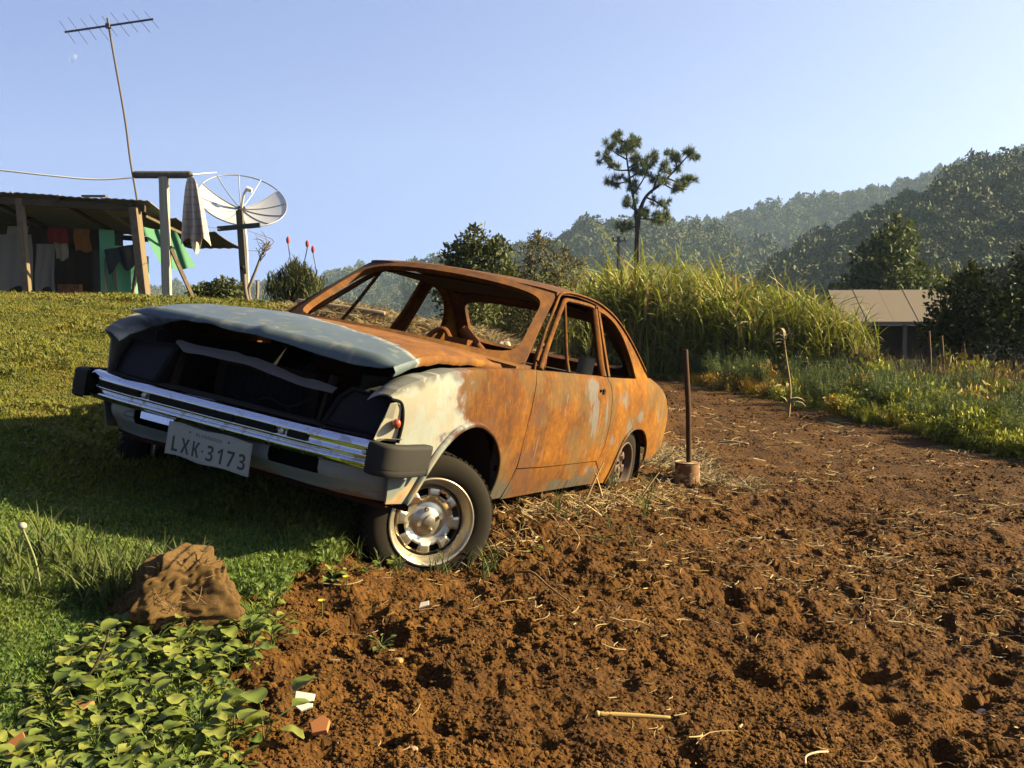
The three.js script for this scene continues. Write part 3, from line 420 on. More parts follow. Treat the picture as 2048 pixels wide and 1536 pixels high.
// --- bumper
{
  const prof = [[-0.655, 0.512], [-0.715, 0.516], [-0.735, 0.512], [-0.745, 0.503], [-0.749, 0.488], [-0.749, 0.478], [-0.7385, 0.4755], [-0.7385, 0.459], [-0.749, 0.4565], [-0.749, 0.450], [-0.742, 0.4405], [-0.735, 0.438], [-0.735, 0.430], [-0.746, 0.427], [-0.744, 0.417], [-0.734, 0.404], [-0.716, 0.396], [-0.69, 0.394]];
  const planU = (w) => 0.075 * Math.abs(w / 0.70) ** 4 * 0.6, P = [];
  for (let i = 0; i <= 70; i++) { const w = mix(-0.705, 0.705, i / 70), dn = (fbm(w * 6, 9, 3) - 0.5) * 0.006; P.push(prof.map(([u, v]) => [u + planU(w) + dn, v, w])); }
  const bum = part('front_bumper', shell(P, () => [0.004, 0, 0], (p) => [(p[2] + 0.705) / 1.41, (p[1] - 0.39) / 0.13]), mChrome, car, 'scratched chrome bumper with black rubber corners');
  const strip = (w0, w1) => { const Q = []; for (let i = 0; i <= 48; i++) { const w = mix(w0, w1, i / 48), dn = (fbm(w * 6, 9, 3) - 0.5) * 0.006, dv = 0; Q.push([[-0.7535 + planU(w) + dn, 0.4560 + dv, w], [-0.7535 + planU(w) + dn, 0.4795 + dv, w]]); } return shell(Q, () => [0.012, 0, 0]); };
  for (const [a, b] of [[-0.64, -0.40], [-0.335, 0.09], [0.10, 0.285], [0.345, 0.425]]) part('rubber_strip', strip(a, b), mBlack, bum);
  for (const w of [-0.37, 0.315, 0.665]) part('bolt', new THREE.SphereGeometry(0.011, 10, 6).scale(0.5, 1, 1).translate(-0.747 + planU(w), 0.468 + (w > 0.6 ? -0.004 : 0), w), mat(0.35, 0.32, 0.28, 0.4, 0.8), bum);
  const shard = part('overrider_stub', new THREE.BoxGeometry(0.01, 0.028, 0.17).translate(-0.735, 0.389, -0.285), mChrome, bum);
  for (const s of [1, -1]) { // rubber corner
    const path = s > 0 ? [[-0.728, 0.695], [-0.735, 0.725], [-0.72, 0.765], [-0.68, 0.79], [-0.60, 0.802], [-0.54, 0.802], [-0.455, 0.804]] : [[-0.728, 0.700], [-0.735, 0.738], [-0.72, 0.768], [-0.67, 0.782], [-0.58, 0.79], [-0.45, 0.795]], C = spl(path, 30);
    const Q = []; for (let i = 0; i <= 30; i++) { const [u, w] = C(i / 30), a = C(Math.max(0, i / 30 - 0.02)), b = C(Math.min(1, i / 30 + 0.02)), tx = b[0] - a[0], tz = b[1] - a[1], L = Math.hypot(tx, tz), nx = -tz / L, nz = tx / L, e = i / 30, sl = (v) => 0.03 * sm(0.9, 1, e) * (0.52 - v) / 0.13 * -1;
      Q.push([[0.03, 0.513], [0.006, 0.514], [-0.005, 0.509], [-0.008, 0.498], [-0.009, 0.425], [-0.004, 0.421], [-0.008, 0.416], [-0.006, 0.398], [0.004, 0.393], [0.03, 0.393]].map(([o, v]) => [u - nx * o * -1 * -1 + sl(v), v, s * (w - nz * o)])); }
    part('rubber_corner', shell(Q, () => [0.0, 0, -s * 0.003]), mRubber, bum);
    part('corner_end', new THREE.BoxGeometry(0.012, 0.118, 0.04).translate(s > 0 ? -0.458 : -0.45, 0.453, s * 0.785), mRubber, bum);
  }
}
// --- number plate
{
  const cv = document.createElement('canvas'); cv.width = 800; cv.height = 260; const c = cv.getContext('2d');
  c.fillStyle = '#9a988f'; c.fillRect(0, 0, 800, 260);
  for (let i = 0; i < 500; i++) { c.fillStyle = `rgba(${90 + rnd() * 60 | 0},${80 + rnd() * 50 | 0},${60 + rnd() * 40 | 0},${0.05 + rnd() * 0.08})`; c.fillRect(rnd() * 800, rnd() * 260, 2 + rnd() * 26, 1 + rnd() * 7); }
  c.strokeStyle = 'rgba(80,78,70,0.5)'; c.lineWidth = 3; c.strokeRect(8, 8, 784, 244);
  c.fillStyle = '#2a2822'; c.textAlign = 'center'; c.textBaseline = 'alphabetic';
  const chars = [['L', 78], ['X', 182], ['K', 286], ['3', 436], ['1', 536], ['7', 626], ['3', 728]]; c.font = 'bold 168px sans-serif';
  for (const [ch, x] of chars) { c.save(); c.translate(x, 226); c.scale(0.82, 1); c.fillText(ch, 0, 0); c.restore(); }
  c.fillRect(352, 158, 16, 16); c.fillStyle = 'rgba(60,56,46,0.75)'; c.font = 'bold 40px sans-serif'; c.fillText('RS-GRAMADO', 400, 66);
  c.fillStyle = '#2c2a24'; for (const x of [212, 590]) { c.beginPath(); c.arc(x, 46, 9, 0, 7); c.fill(); }
  const t = new THREE.CanvasTexture(cv); t.colorSpace = THREE.SRGBColorSpace;
  const P = []; for (let i = 0; i <= 16; i++) { const row = []; for (let j = 0; j <= 4; j++) { const w = mix(-0.205, 0.205, i / 16), v = mix(0.268, 0.398, j / 4); row.push([-0.757 + 0.03 * (0.398 - v) + 0.006 * Math.sin(i * 0.5) * (1 - j / 4), v + 0.003 * Math.sin(i * 0.7), w]); } P.push(row); }
  part('number_plate', shell(P, () => [0.003, 0, 0], (p) => [(p[2] + 0.205) / 0.41, (p[1] - 0.268) / 0.13]), new THREE.MeshStandardMaterial({ map: t, roughness: 0.55, side: THREE.DoubleSide }), car, 'pale number plate reading LXK 3173');
}
// --- wheels
const mSilver = new THREE.MeshStandardMaterial({ color: col(0.42, 0.37, 0.27), metalness: 0.85, roughness: 0.34, side: THREE.DoubleSide });
const mRimRust = mat(0.10, 0.055, 0.03, 0.7, 0.3), mDrum = mat(0.02, 0.014, 0.01, 0.8);
function lathe(pts, n = 64) { const g = new THREE.LatheGeometry(pts.map(([r, z]) => new THREE.Vector2(r, z)), n); return g.rotateX(Math.PI / 2); } // axis on z
function makeWheel(rimMat, good) {
  const w = new THREE.Group(); w.name = 'wheel';
  const tp = [[0.180, -0.070], [0.20, -0.083], [0.235, -0.088], [0.262, -0.080], [0.278, -0.066], [0.284, -0.05], [0.285, 0], [0.284, 0.05], [0.278, 0.066], [0.262, 0.080], [0.235, 0.088], [0.20, 0.083], [0.182, 0.072]];
  const ty = part('tyre', lathe(tp, 72), mTyre, w);
  const tr = []; for (let k = 0; k < 60; k++) { const a = k / 60 * Math.PI * 2; for (const z of [-0.045, -0.015, 0.015, 0.045]) tr.push(new THREE.BoxGeometry(0.010, 0.018, 0.022).translate(0.2855, 0, z).rotateZ(a + (z > 0 ? 0.02 : 0))); }
  part('tread', merge(tr), mTyre, ty).userData.kind = 'stuff';
  const rim = part('rim', lathe([[0.150, -0.07], [0.165, -0.06], [0.160, -0.02], [0.158, 0.03], [0.166, 0.052], [0.172, 0.064], [0.183, 0.070], [0.190, 0.080], [0.186, 0.086], [0.178, 0.083], [0.170, 0.070], [0.160, 0.052], [0.152, 0.040]], 72), rimMat, w);
  const zr = (r) => curveAt([0, 0.03, 0.045, 0.072, 0.085, 0.098, 0.135, 0.147, 0.156], [0.046, 0.046, 0.043, 0.028, 0.030, 0.040, 0.037, 0.026, 0.012], r);
  const pos = [], idx = [], nt = 144, R = [0.0, 0.022, 0.03, 0.038, 0.048, 0.06, 0.072, 0.080, 0.088, 0.097, 0.104, 0.109, 0.116, 0.124, 0.132, 0.137, 0.143, 0.149, 0.156];
  for (let i = 0; i < R.length; i++) for (let k = 0; k <= nt; k++) { const a = k / nt * Math.PI * 2, ph = Math.abs(((a / (Math.PI * 2) * 8) % 1 + 1) % 1 - 0.5), z = zr(R[i]) + 0.010 * sm(0.16, 0.30, ph) * sm(0.095, 0.108, R[i]) * sm(0.150, 0.135, R[i]); pos.push(R[i] * Math.cos(a), R[i] * Math.sin(a), z); }
  for (let i = 0; i < R.length - 1; i++) for (let k = 0; k < nt; k++) { const f = ((k + 0.5) / nt * 8) % 1, rm = (R[i] + R[i + 1]) / 2; if (rm > 0.108 && rm < 0.1375 && Math.abs(f - 0.5) < 0.20 - (rm < 0.112 ? 0.03 : 0)) continue; const a = i * (nt + 1) + k, b = a + nt + 1; idx.push(a, b, a + 1, b, b + 1, a + 1); }
  part('disc', geo(pos, idx), rimMat, rim);
  part('hub_cap', merge([lathe([[0.0, 0.062], [0.020, 0.061], [0.024, 0.056], [0.024, 0.040]], 24), lathe([[0.024, 0.050], [0.040, 0.047], [0.058, 0.034]], 24)]), rimMat, rim);
  for (let k = 0; k < 4; k++) { const a = k / 4 * Math.PI * 2 + 0.4; part('wheel_nut', new THREE.CylinderGeometry(0.009, 0.010, 0.016, 6).rotateX(Math.PI / 2).translate(0.05 * Math.cos(a), 0.05 * Math.sin(a), 0.050), rimMat, rim); }
  part('brake_drum', new THREE.CylinderGeometry(0.125, 0.125, 0.05, 32).rotateX(Math.PI / 2).translate(0, 0, -0.02), mDrum, w);
  return w;
}
{
  const front = makeWheel(mSilver), put = (w, p, steer, s) => { w.position.set(...p); w.rotation.set(0, s > 0 ? steer : Math.PI + steer, 0); car.add(w); return w; };
  put(front, [-0.10, 0.165, 0.655], -0.72, 1); front.userData.label = 'silver slotted front wheel turned outwards';
  put(front.clone(), [-0.10, 0.165, -0.655], -0.72, -1).userData = {};
  const rear = makeWheel(mRimRust); put(rear, [2.42, 0.29, 0.655], 0, 1); put(rear.clone(), [2.42, 0.29, -0.655], 0, -1);
}
// ---------------------------------------------------------------- plant builders
class MB { // collects leaves and blades with vertex colours
  constructor() { this.p = []; this.i = []; this.c = []; }
  v(x, y, z, c) { this.p.push(x, y, z); this.c.push(c[0], c[1], c[2]); return this.p.length / 3 - 1; }
  // ribbon blade: base, heading, lean 0..1.5 rad at the tip, length, width
  blade(b, az, lean0, lean1, len, w, c0, c1, seg = 3, twist = 0) {
    let x = b[0], y = b[1], z = b[2], last = null; const ca = Math.cos(az), sa = Math.sin(az);
    for (let k = 0; k <= seg; k++) {
      const t = k / seg, l = mix(lean0, lean1, t), hw = w * 0.5 * (k === seg ? 0.05 : (1 - t * t * 0.75) * (k === 0 ? 0.7 : 1)), tw = twist * t, px = -sa * Math.cos(tw), pz = ca * Math.cos(tw), py = Math.sin(tw);
      const c = [mix(c0[0], c1[0], t), mix(c0[1], c1[1], t), mix(c0[2], c1[2], t)];
      const a = this.v(x - px * hw, y - py * hw, z - pz * hw, c), d = this.v(x + px * hw, y + py * hw, z + pz * hw, c);
      if (last) this.i.push(last[0], a, last[1], a, d, last[1]); last = [a, d];
      const s = len / seg; x += ca * Math.sin(l) * s; z += sa * Math.sin(l) * s; y += Math.cos(l) * s;
    }
  }
  // pointed or round leaf as a folded hexagon; o origin, dir forward, n normal
  leaf(o, dir, n, len, w, c, fold = 0.25, round = 0.5) {
    const s = V().crossVectors(n, dir).normalize(), P = (f, a, h) => { const q = o.clone().addScaledVector(dir, f * len).addScaledVector(s, a * w * 0.5).addScaledVector(n, h * w * 0.5); return this.v(q.x, q.y, q.z, c); };
    const a = P(0, 0, 0), l1 = P(0.3, -0.85, fold), r1 = P(0.3, 0.85, fold), l2 = P(0.72, -round * 1.4, fold * 0.8), r2 = P(0.72, round * 1.4, fold * 0.8), m = P(0.5, 0, -0.05), e = P(1, 0, -0.1);
    this.i.push(a, m, l1, l1, m, l2, l2, m, e, a, r1, m, r1, r2, m, r2, e, m);
  }
  flat(o, dir, n, len, w, c) { const s = V().crossVectors(n, dir).normalize(); const a = this.v(o.x, o.y, o.z, c), q = (f, k, h) => { const p = o.clone().addScaledVector(dir, f * len).addScaledVector(s, k * w).addScaledVector(n, h); return this.v(p.x, p.y, p.z, c); }; const l = q(0.5, -0.5, 0.12 * w), r = q(0.5, 0.5, 0.12 * w), e = q(1, 0, 0); this.i.push(a, r, l, l, r, e); }
  build() { return geo(this.p, this.i, null, this.c); }
}
const foliage = (rough = 0.75, trans = 0.28) => new THREE.MeshPhysicalMaterial({ color: 0xffffff, vertexColors: true, roughness: rough, transmission: trans, thickness: 0, side: THREE.DoubleSide, specularIntensity: 0.35 });
const mLeaf = foliage(0.8, 0.3), mGrassBlade = foliage(0.85, 0.35), mDry = new THREE.MeshStandardMaterial({ vertexColors: true, roughness: 0.9, side: THREE.DoubleSide });
const rdir = (up = 0) => { const a = rr(0, 6.283), y = clamp(rr(-1, 1) + up, -1, 1), r = Math.sqrt(1 - y * y); return V(r * Math.cos(a), y, r * Math.sin(a)); };
const GAIN = 1;
const vary = (c, k) => { const f = 1 + rr(-k, k), h = rr(-k, k) * 0.25; return [c[0] * f * (1 + h), c[1] * f, c[2] * f * (1 - h)]; };
// crown of leaf-sized faces over several lobes; lobes: [x,y,z,r]
function crown(lobes, count, len, w, cols, opt = {}) {
  const b = new MB(), tot = lobes.reduce((s, l) => s + l[3] ** 2, 0);
  for (const [x, y, z, r] of lobes) {
    const n = Math.round(count * r * r / tot);
    for (let k = 0; k < n; k++) {
      const d = rdir(0.15), q = Math.pow(rnd(), 0.38), bump = 0.72 + 0.5 * vn(d.x * 3 + x * 5, d.y * 3 + d.z * 4 + z * 3); const o = V(x, y, z).addScaledVector(d, r * q * bump); if (opt.floor !== undefined && o.y < opt.floor) continue;
      const f = d.clone().multiplyScalar(0.6).add(rdir(opt.up ?? 0.2)).normalize(), nn = rdir(0.5); const c = vary(cols[Math.floor(rnd() * cols.length)], 0.25);
      opt.strap ? b.blade([o.x, o.y, o.z], rr(0, 6.28), rr(0, 0.6), rr(1.2, 2.3), len * rr(0.7, 1.3), w, c, c, 3) : b.leaf(o, f, nn, len * rr(0.6, 1.3), w * rr(0.7, 1.2), c, 0.2);
    }
  }
  return b.build();
}
function limbs(base, top, n, spread, r0) { const list = []; for (let k = 0; k < n; k++) { const a = rr(0, 6.28), e = [base[0] + Math.cos(a) * spread * rr(0.3, 1), mix(base[1], top, rr(0.5, 0.95)), base[2] + Math.sin(a) * spread * rr(0.3, 1)], m = [mix(base[0], e[0], 0.4) + rr(-0.1, 0.1) * spread, mix(base[1], e[1], 0.5), mix(base[2], e[2], 0.4) + rr(-0.1, 0.1) * spread]; list.push(tube([base, m, e], (t) => mix(r0, r0 * 0.25, t), 6)); } return merge(list); }
const mBark = mat(0.045, 0.032, 0.022, 0.95), mWoodGrey = mat(0.17, 0.145, 0.11, 0.9), mWoodBrown = mat(0.11, 0.07, 0.04, 0.9);
function bush(name, label, category, [x, z], lobes, count, len, w, cols, opt = {}) {
  const y = ground(x, z), t = thing(name, label, category, [x, y, z], 0, opt.group); const top = Math.max(...lobes.map((l) => l[1]));
  part('stem', limbs([0, -0.05, 0], top, 7, lobes[0][3] * 0.8, opt.stem ?? 0.03), mBark, t); part('foliage', crown(lobes, count, len, w, cols, { floor: 0.02, ...opt }), mLeaf, t); return t;
}
// ---------------------------------------------------------------- hills, forest, haze
const hillCols = [[0.050, 0.072, 0.016], [0.070, 0.092, 0.020], [0.100, 0.108, 0.026], [0.060, 0.078, 0.022]];
const treeKinds = [0, 1, 2].map((k) => { const L = []; for (let i = 0; i < 7; i++) L.push([rr(-2.2, 2.2), rr(2.5, 6), rr(-2.2, 2.2), rr(1.3, 2.4)]); const b = new MB(); for (const [x, y, z, r] of L) for (let i = 0; i < 130; i++) { const d = rdir(0.25), o = V(x, y, z).addScaledVector(d, r * rr(0.7, 1.08)); b.flat(o, rdir(0.2), d.clone().add(rdir().multiplyScalar(0.7)).normalize(), rr(0.55, 1.1), rr(0.4, 0.8), vary([1, 1, 1], 0.2)); } return b.build(); });
const mForest = new THREE.MeshStandardMaterial({ vertexColors: true, roughness: 0.95, side: THREE.DoubleSide });
// ridge: table of [x, height] of the crest at distance far; foot at distance near and height y0; depth relief by noise
function hill(name, near, far, y0, xs, ys, trees, size, tint) {
  const N = 130, Mz = 34, pos = [], idx = [], uv = []; const x0 = xs[0], x1 = xs[xs.length - 1], top = (x) => curveAt(xs, ys, x) + (fbm(x * 0.03 + near, 3, 4) - 0.5) * 6;
  const P = (s, t) => { const f = Math.min(t, 1), back = Math.max(0, t - 1), xx = mix(x0, x1, s), d = mix(near, far, t), x = xx * mix(near / far, 1, Math.min(1, t)); const gul = (fbm(x * 0.018 + 5, d * 0.012, 4) - 0.5) * 26 * Math.sin(Math.PI * f) * sm(0, 0.2, f); return [x, mix(y0, top(xx), Math.pow(f, 0.85)) + gul * 0.6 - back * back * 60, -d]; };
  for (let j = 0; j <= Mz; j++) for (let i = 0; i <= N; i++) { pos.push(...P(i / N, j / Mz * 1.25)); uv.push(i / 8, j / 8); }
  for (let j = 0; j < Mz; j++) for (let i = 0; i < N; i++) { const a = j * (N + 1) + i, b = a + N + 1; idx.push(a, b, a + 1, b, b + 1, a + 1); }
  struct(name, geo(pos, idx, uv), mat(0.035 * tint, 0.042 * tint, 0.018 * tint, 0.95));
  const lists = [[], [], []];   // varied crowns, thinner on dry slopes
  for (let k = 0; k < trees; k++) { const s = rnd(), t = Math.pow(rnd(), 0.75) * 1.04, p = P(s, t), dens = fbm(p[0] * 0.012, p[2] * 0.012 + 9, 3); if (dens < 0.30 && rnd() < 0.7) continue; const c = vary(hillCols[Math.floor(rnd() * 4)], 0.3), q = size * (rnd() < 0.12 ? rr(1.2, 1.6) : rr(0.45, 1.1)); lists[Math.floor(rnd() * 3)].push([p[0], p[1] - 1.2 * q, p[2], rr(0, 6.28), q, q * rr(0.8, 1.25), q, 0, 0, c.map((v) => v * tint)]); }
  lists.forEach((l, i) => instances(name.replace('hill', 'forest'), treeKinds[i], mForest, l));
}
hill('hill', 620, 900, -30, [-520, -340, -210, -165, -140, -65, -10, 48, 80, 124, 146, 180, 215, 252, 288, 315, 338, 373, 395, 462, 560], [6, 8, 11, 18, 25, 30, 39, 54, 64, 65, 64, 70, 77, 85, 89, 95, 102, 109, 115, 128, 140], 6500, 1.4, 1);
hill('hill', 420, 560, -26, [-60, 20, 36, 64, 92, 120, 140, 166, 190, 230], [16, 30, 36, 40, 39, 32, 25, 16, 8, -4], 1700, 1.35, 1);
hill('hill', 150, 330, -18, [70, 92, 104, 120, 135, 146, 158, 172, 210, 300], [-10, 12, 18, 25, 33, 39, 43, 47, 52, 56], 3000, 0.85, 1);
// ---------------------------------------------------------------- wide leafy trees standing below the field, to the right
const greenD = [[0.080, 0.115, 0.018], [0.105, 0.14, 0.022], [0.060, 0.084, 0.016], [0.13, 0.145, 0.026]];
function wideTree(label, x, z, yb, lobes, count, len, cols, trunk) { const t = thing('broadleaf_tree', label, 'tree', [x, yb, z]); const top = Math.max(...lobes.map((l) => l[1])); part('trunk', merge([tube([[0, -1, 0], [0.1, trunk * 0.5, 0], [0, trunk, 0]], (k) => mix(0.22, 0.14, k), 8), limbs([0, trunk * 0.8, 0], top, 9, lobes[0][3] * 1.1, 0.10)]), mBark, t); part('crown', crown(lobes, count, len, len * 0.7, cols), mLeaf, t); return t; }
wideTree('broad dark green tree rising behind the barn roof', 22.4, -60, -4.2, [[0, 6.6, 0, 2.2], [-2.2, 5.2, 0.5, 1.9], [2.2, 6.0, -0.5, 1.9], [0.4, 9.0, 0, 1.5], [-0.6, 7.9, 0.5, 1.5], [3.2, 4.4, 0.4, 1.7], [-3.0, 3.9, 0, 1.5], [1.0, 4.0, 1, 2.0]], 9000, 0.34, greenD, 3.5);
wideTree('rounded olive tree at the foot of the right hill', 33.5, -64, -3.5, [[0, 6.0, 0, 2.4], [2.4, 7.4, 0, 2.2], [-2.2, 4.9, 0.3, 1.8], [4.6, 6.8, 0, 2.2], [1, 4.0, 1, 2.2]], 7000, 0.34, [[0.085, 0.085, 0.026], [0.07, 0.075, 0.022], [0.10, 0.09, 0.03]], 3);
// ---------------------------------------------------------------- pine
{
  const S0 = 0.0375, t = thing('pine_tree', 'tall open pine with forked trunk and tufted boughs', 'pine', [9.3, -1.5, -75]);
  const q = (px, py, dz = 0) => [(px - 1272) * S0, 1.3 + (610 - py) * S0 + 1.5, dz];
  const br = [[[1272, 470], [1268, 420], [1258, 370], [1250, 320], [1246, 285]], [[1274, 430], [1290, 395], [1320, 370], [1350, 340], [1372, 315]], [[1254, 345], [1225, 345], [1200, 325]], [[1252, 325], [1225, 310], [1210, 295]], [[1248, 300], [1265, 285]], [[1258, 365], [1230, 370], [1212, 365]], [[1262, 395], [1285, 360], [1300, 325], [1318, 320]], [[1255, 340], [1280, 320]], [[1330, 360], [1365, 370], [1385, 365]], [[1320, 370], [1345, 385], [1365, 385]], [[1290, 398], [1320, 410], [1335, 425], [1325, 440]], [[1270, 425], [1240, 408]], [[1270, 440], [1300, 440], [1330, 445]], [[1350, 340], [1345, 315], [1335, 308]], [[1372, 315], [1385, 325]], [[1268, 455], [1245, 460], [1240, 450]], [[1256, 360], [1275, 350], [1290, 345]], [[1300, 390], [1310, 360], [1325, 345]], [[1246, 290], [1228, 282]], [[1250, 310], [1262, 300]], [[1272, 450], [1285, 425], [1295, 420]]];
  part('trunk', tube([q(1272, 640), q(1273, 560), q(1272, 500), q(1273, 465), q(1275, 430)], (k) => mix(0.26, 0.17, k), 8), mBark, t);
  const b = new MB(), cols = [[0.12, 0.165, 0.045], [0.16, 0.20, 0.05], [0.09, 0.12, 0.045], [0.22, 0.25, 0.06]];
  const tuft = (o, r) => { for (let k = 0; k < 130; k++) { const d = rdir(0.2), c = vary(cols[Math.floor(rnd() * 4)], 0.25), s = V().crossVectors(d, rdir()).normalize().multiplyScalar(0.019), e = o.clone().addScaledVector(d, r * rr(0.6, 1.1)), a = o.clone().addScaledVector(d, 0.04); const i = b.v(a.x - s.x, a.y - s.y, a.z - s.z, c), j = b.v(a.x + s.x, a.y + s.y, a.z + s.z, c), m = b.v(e.x + s.x * 0.6, e.y, e.z + s.z * 0.6, c), n = b.v(e.x - s.x * 0.6, e.y, e.z - s.z * 0.6, c); b.i.push(i, j, m, i, m, n); } };
  br.forEach((pts, k) => { const dz = k < 2 ? 0 : rr(-1.6, 1.6), P = pts.map(([x, y], i) => q(x, y, dz * i / (pts.length - 1))); part('bough', tube(P, (u) => (k < 2 ? mix(0.16, 0.04, u) : mix(0.07, 0.02, u)), 6), mBark, t); const f = pl(P), n = k < 2 ? 5 : pts.length + 2; for (let i = 0; i < n; i++) { const u = k < 2 ? rr(0.45, 1) : rr(0.35, 1.02), o = f(Math.min(1, u)); for (let c = 0; c < 2; c++) tuft(V(o[0] + rr(-0.4, 0.4), o[1] + rr(-0.2, 0.45), o[2] + rr(-0.7, 0.7)), rr(0.32, 0.54)); } });
  part('needles', b.build(), mLeaf, t);
}
{ const t = thing('utility_pole', 'grey utility pole with crossarm standing left of the pine', 'utility pole', [7.92, -1, -75]); part('pole', new THREE.CylinderGeometry(0.11, 0.15, 7.4, 10).translate(0, 3.7, 0), mWoodGrey, t); part('crossarm', new THREE.BoxGeometry(1.0, 0.12, 0.12).translate(0.05, 7.05, 0.12), mWoodGrey, t); for (const x of [-0.4, 0, 0.45]) part('insulator', new THREE.CylinderGeometry(0.05, 0.07, 0.2, 8).translate(x, 7.22, 0.12), mWoodBrown, t); }
{ const t = thing('radio_mast', 'thin lattice mast on the distant ridge', 'mast', [294, 82, -812]), m = mat(0.12, 0.12, 0.13, 0.8); for (const [x, z] of [[-1, -1], [1, -1], [0, 1]]) part('leg', rod([x, 0, z], [x * 0.25, 17, z * 0.25], 0.18), m, t); const br = []; for (let k = 0; k < 8; k++) { const a = 1 - k * 0.09, y = k * 2.1; br.push(rod([-a, y, -a], [a * 0.9, y + 2.1, -a * 0.9], 0.1, 0.1, 4)); } part('bracing', merge(br), m, t).userData.kind = 'stuff'; }
bush('dry_bush', 'small yellowing bush at the foot of the pine', 'bush', [10.6, -70], [[0, 6.4, 0, 1.1], [0.8, 5.7, 0, 1.0], [-0.5, 5.5, 0, 0.9], [0.2, 4.6, 0, 1.1]], 1800, 0.2, 0.14, [[0.10, 0.095, 0.018], [0.075, 0.08, 0.018]], { stem: 0.05 });
// ---------------------------------------------------------------- barn below the field
{
  const t = thing('barn', 'low grey-roofed barn half hidden by shrubs right of the tall grass', 'barn', [12.6, -2.2, -32.5]); const mR = mat(0.21, 0.175, 0.135, 0.85), mW = mat(0.035, 0.026, 0.016, 0.9);
  const sheet = (x0, x1, dz, y0, y1, z0, z1) => { const P = []; for (let i = 0; i <= 28; i++) { const x = mix(x0, x1, i / 28), row = []; for (let j = 0; j <= 3; j++) row.push([x, mix(y0, y1, j / 3) + 0.003 * Math.cos(i * Math.PI), mix(z0, z1, j / 3)]); P.push(row); } return shell(P, () => [0, -0.02, 0]); };
  for (let k = 0; k < 6; k++) part('roof_sheet', sheet(-2.4 + k * 0.8, -1.58 + k * 0.8, 0, 2.92 + k % 2 * 0.012, 3.98 + k % 2 * 0.012, 1.6, 0.1), mR, t);
  part('wall', new THREE.BoxGeometry(4.4, 2.9, 1.2).translate(0, 1.4, 0.55), mW, t);
  for (const x of [-2.2, -0.4, 1.4]) part('post', bar([x, 0, 1.4], [x, 2.98, 1.4], 0.12), mWoodGrey, t); part('eave_board', bar([-2.4, 2.94, 1.62], [2.4, 2.94, 1.62], 0.03, 0.10), mWoodGrey, t);
}
// ---------------------------------------------------------------- tall grass behind the field
{
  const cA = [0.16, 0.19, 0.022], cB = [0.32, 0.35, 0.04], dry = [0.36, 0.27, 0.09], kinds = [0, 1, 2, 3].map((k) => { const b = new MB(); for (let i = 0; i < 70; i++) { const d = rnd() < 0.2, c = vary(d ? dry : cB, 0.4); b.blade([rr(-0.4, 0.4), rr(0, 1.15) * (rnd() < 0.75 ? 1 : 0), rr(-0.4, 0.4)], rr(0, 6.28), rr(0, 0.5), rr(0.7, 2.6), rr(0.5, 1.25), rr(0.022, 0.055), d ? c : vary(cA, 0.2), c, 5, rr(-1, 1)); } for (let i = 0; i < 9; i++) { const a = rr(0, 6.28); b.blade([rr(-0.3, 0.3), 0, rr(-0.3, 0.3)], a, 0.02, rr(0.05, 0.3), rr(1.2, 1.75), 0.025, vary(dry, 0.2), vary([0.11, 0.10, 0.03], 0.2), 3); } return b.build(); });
  const lists = [[], [], [], []];
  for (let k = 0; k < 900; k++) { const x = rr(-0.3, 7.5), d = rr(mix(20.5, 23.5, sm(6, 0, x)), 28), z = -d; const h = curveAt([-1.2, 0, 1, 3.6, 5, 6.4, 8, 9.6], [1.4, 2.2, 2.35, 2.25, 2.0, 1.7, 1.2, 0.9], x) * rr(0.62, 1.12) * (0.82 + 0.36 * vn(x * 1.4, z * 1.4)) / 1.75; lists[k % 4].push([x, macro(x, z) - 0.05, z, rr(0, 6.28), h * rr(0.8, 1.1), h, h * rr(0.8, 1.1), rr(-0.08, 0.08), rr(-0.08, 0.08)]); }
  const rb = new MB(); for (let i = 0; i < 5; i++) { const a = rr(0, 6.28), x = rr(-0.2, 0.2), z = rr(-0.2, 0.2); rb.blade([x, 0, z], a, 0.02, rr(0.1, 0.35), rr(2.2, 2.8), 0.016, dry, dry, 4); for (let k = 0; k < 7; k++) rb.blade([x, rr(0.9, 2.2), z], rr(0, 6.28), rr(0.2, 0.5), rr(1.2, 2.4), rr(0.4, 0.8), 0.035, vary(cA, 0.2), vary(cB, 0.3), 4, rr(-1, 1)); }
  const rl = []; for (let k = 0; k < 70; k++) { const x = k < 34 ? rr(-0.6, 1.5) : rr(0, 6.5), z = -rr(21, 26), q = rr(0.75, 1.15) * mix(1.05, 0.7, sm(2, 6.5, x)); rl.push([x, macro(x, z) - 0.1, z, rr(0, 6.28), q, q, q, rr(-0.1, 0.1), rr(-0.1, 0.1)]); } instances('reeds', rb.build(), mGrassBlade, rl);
  lists.forEach((l, i) => instances('tall_grass', kinds[i], mGrassBlade, l));
}
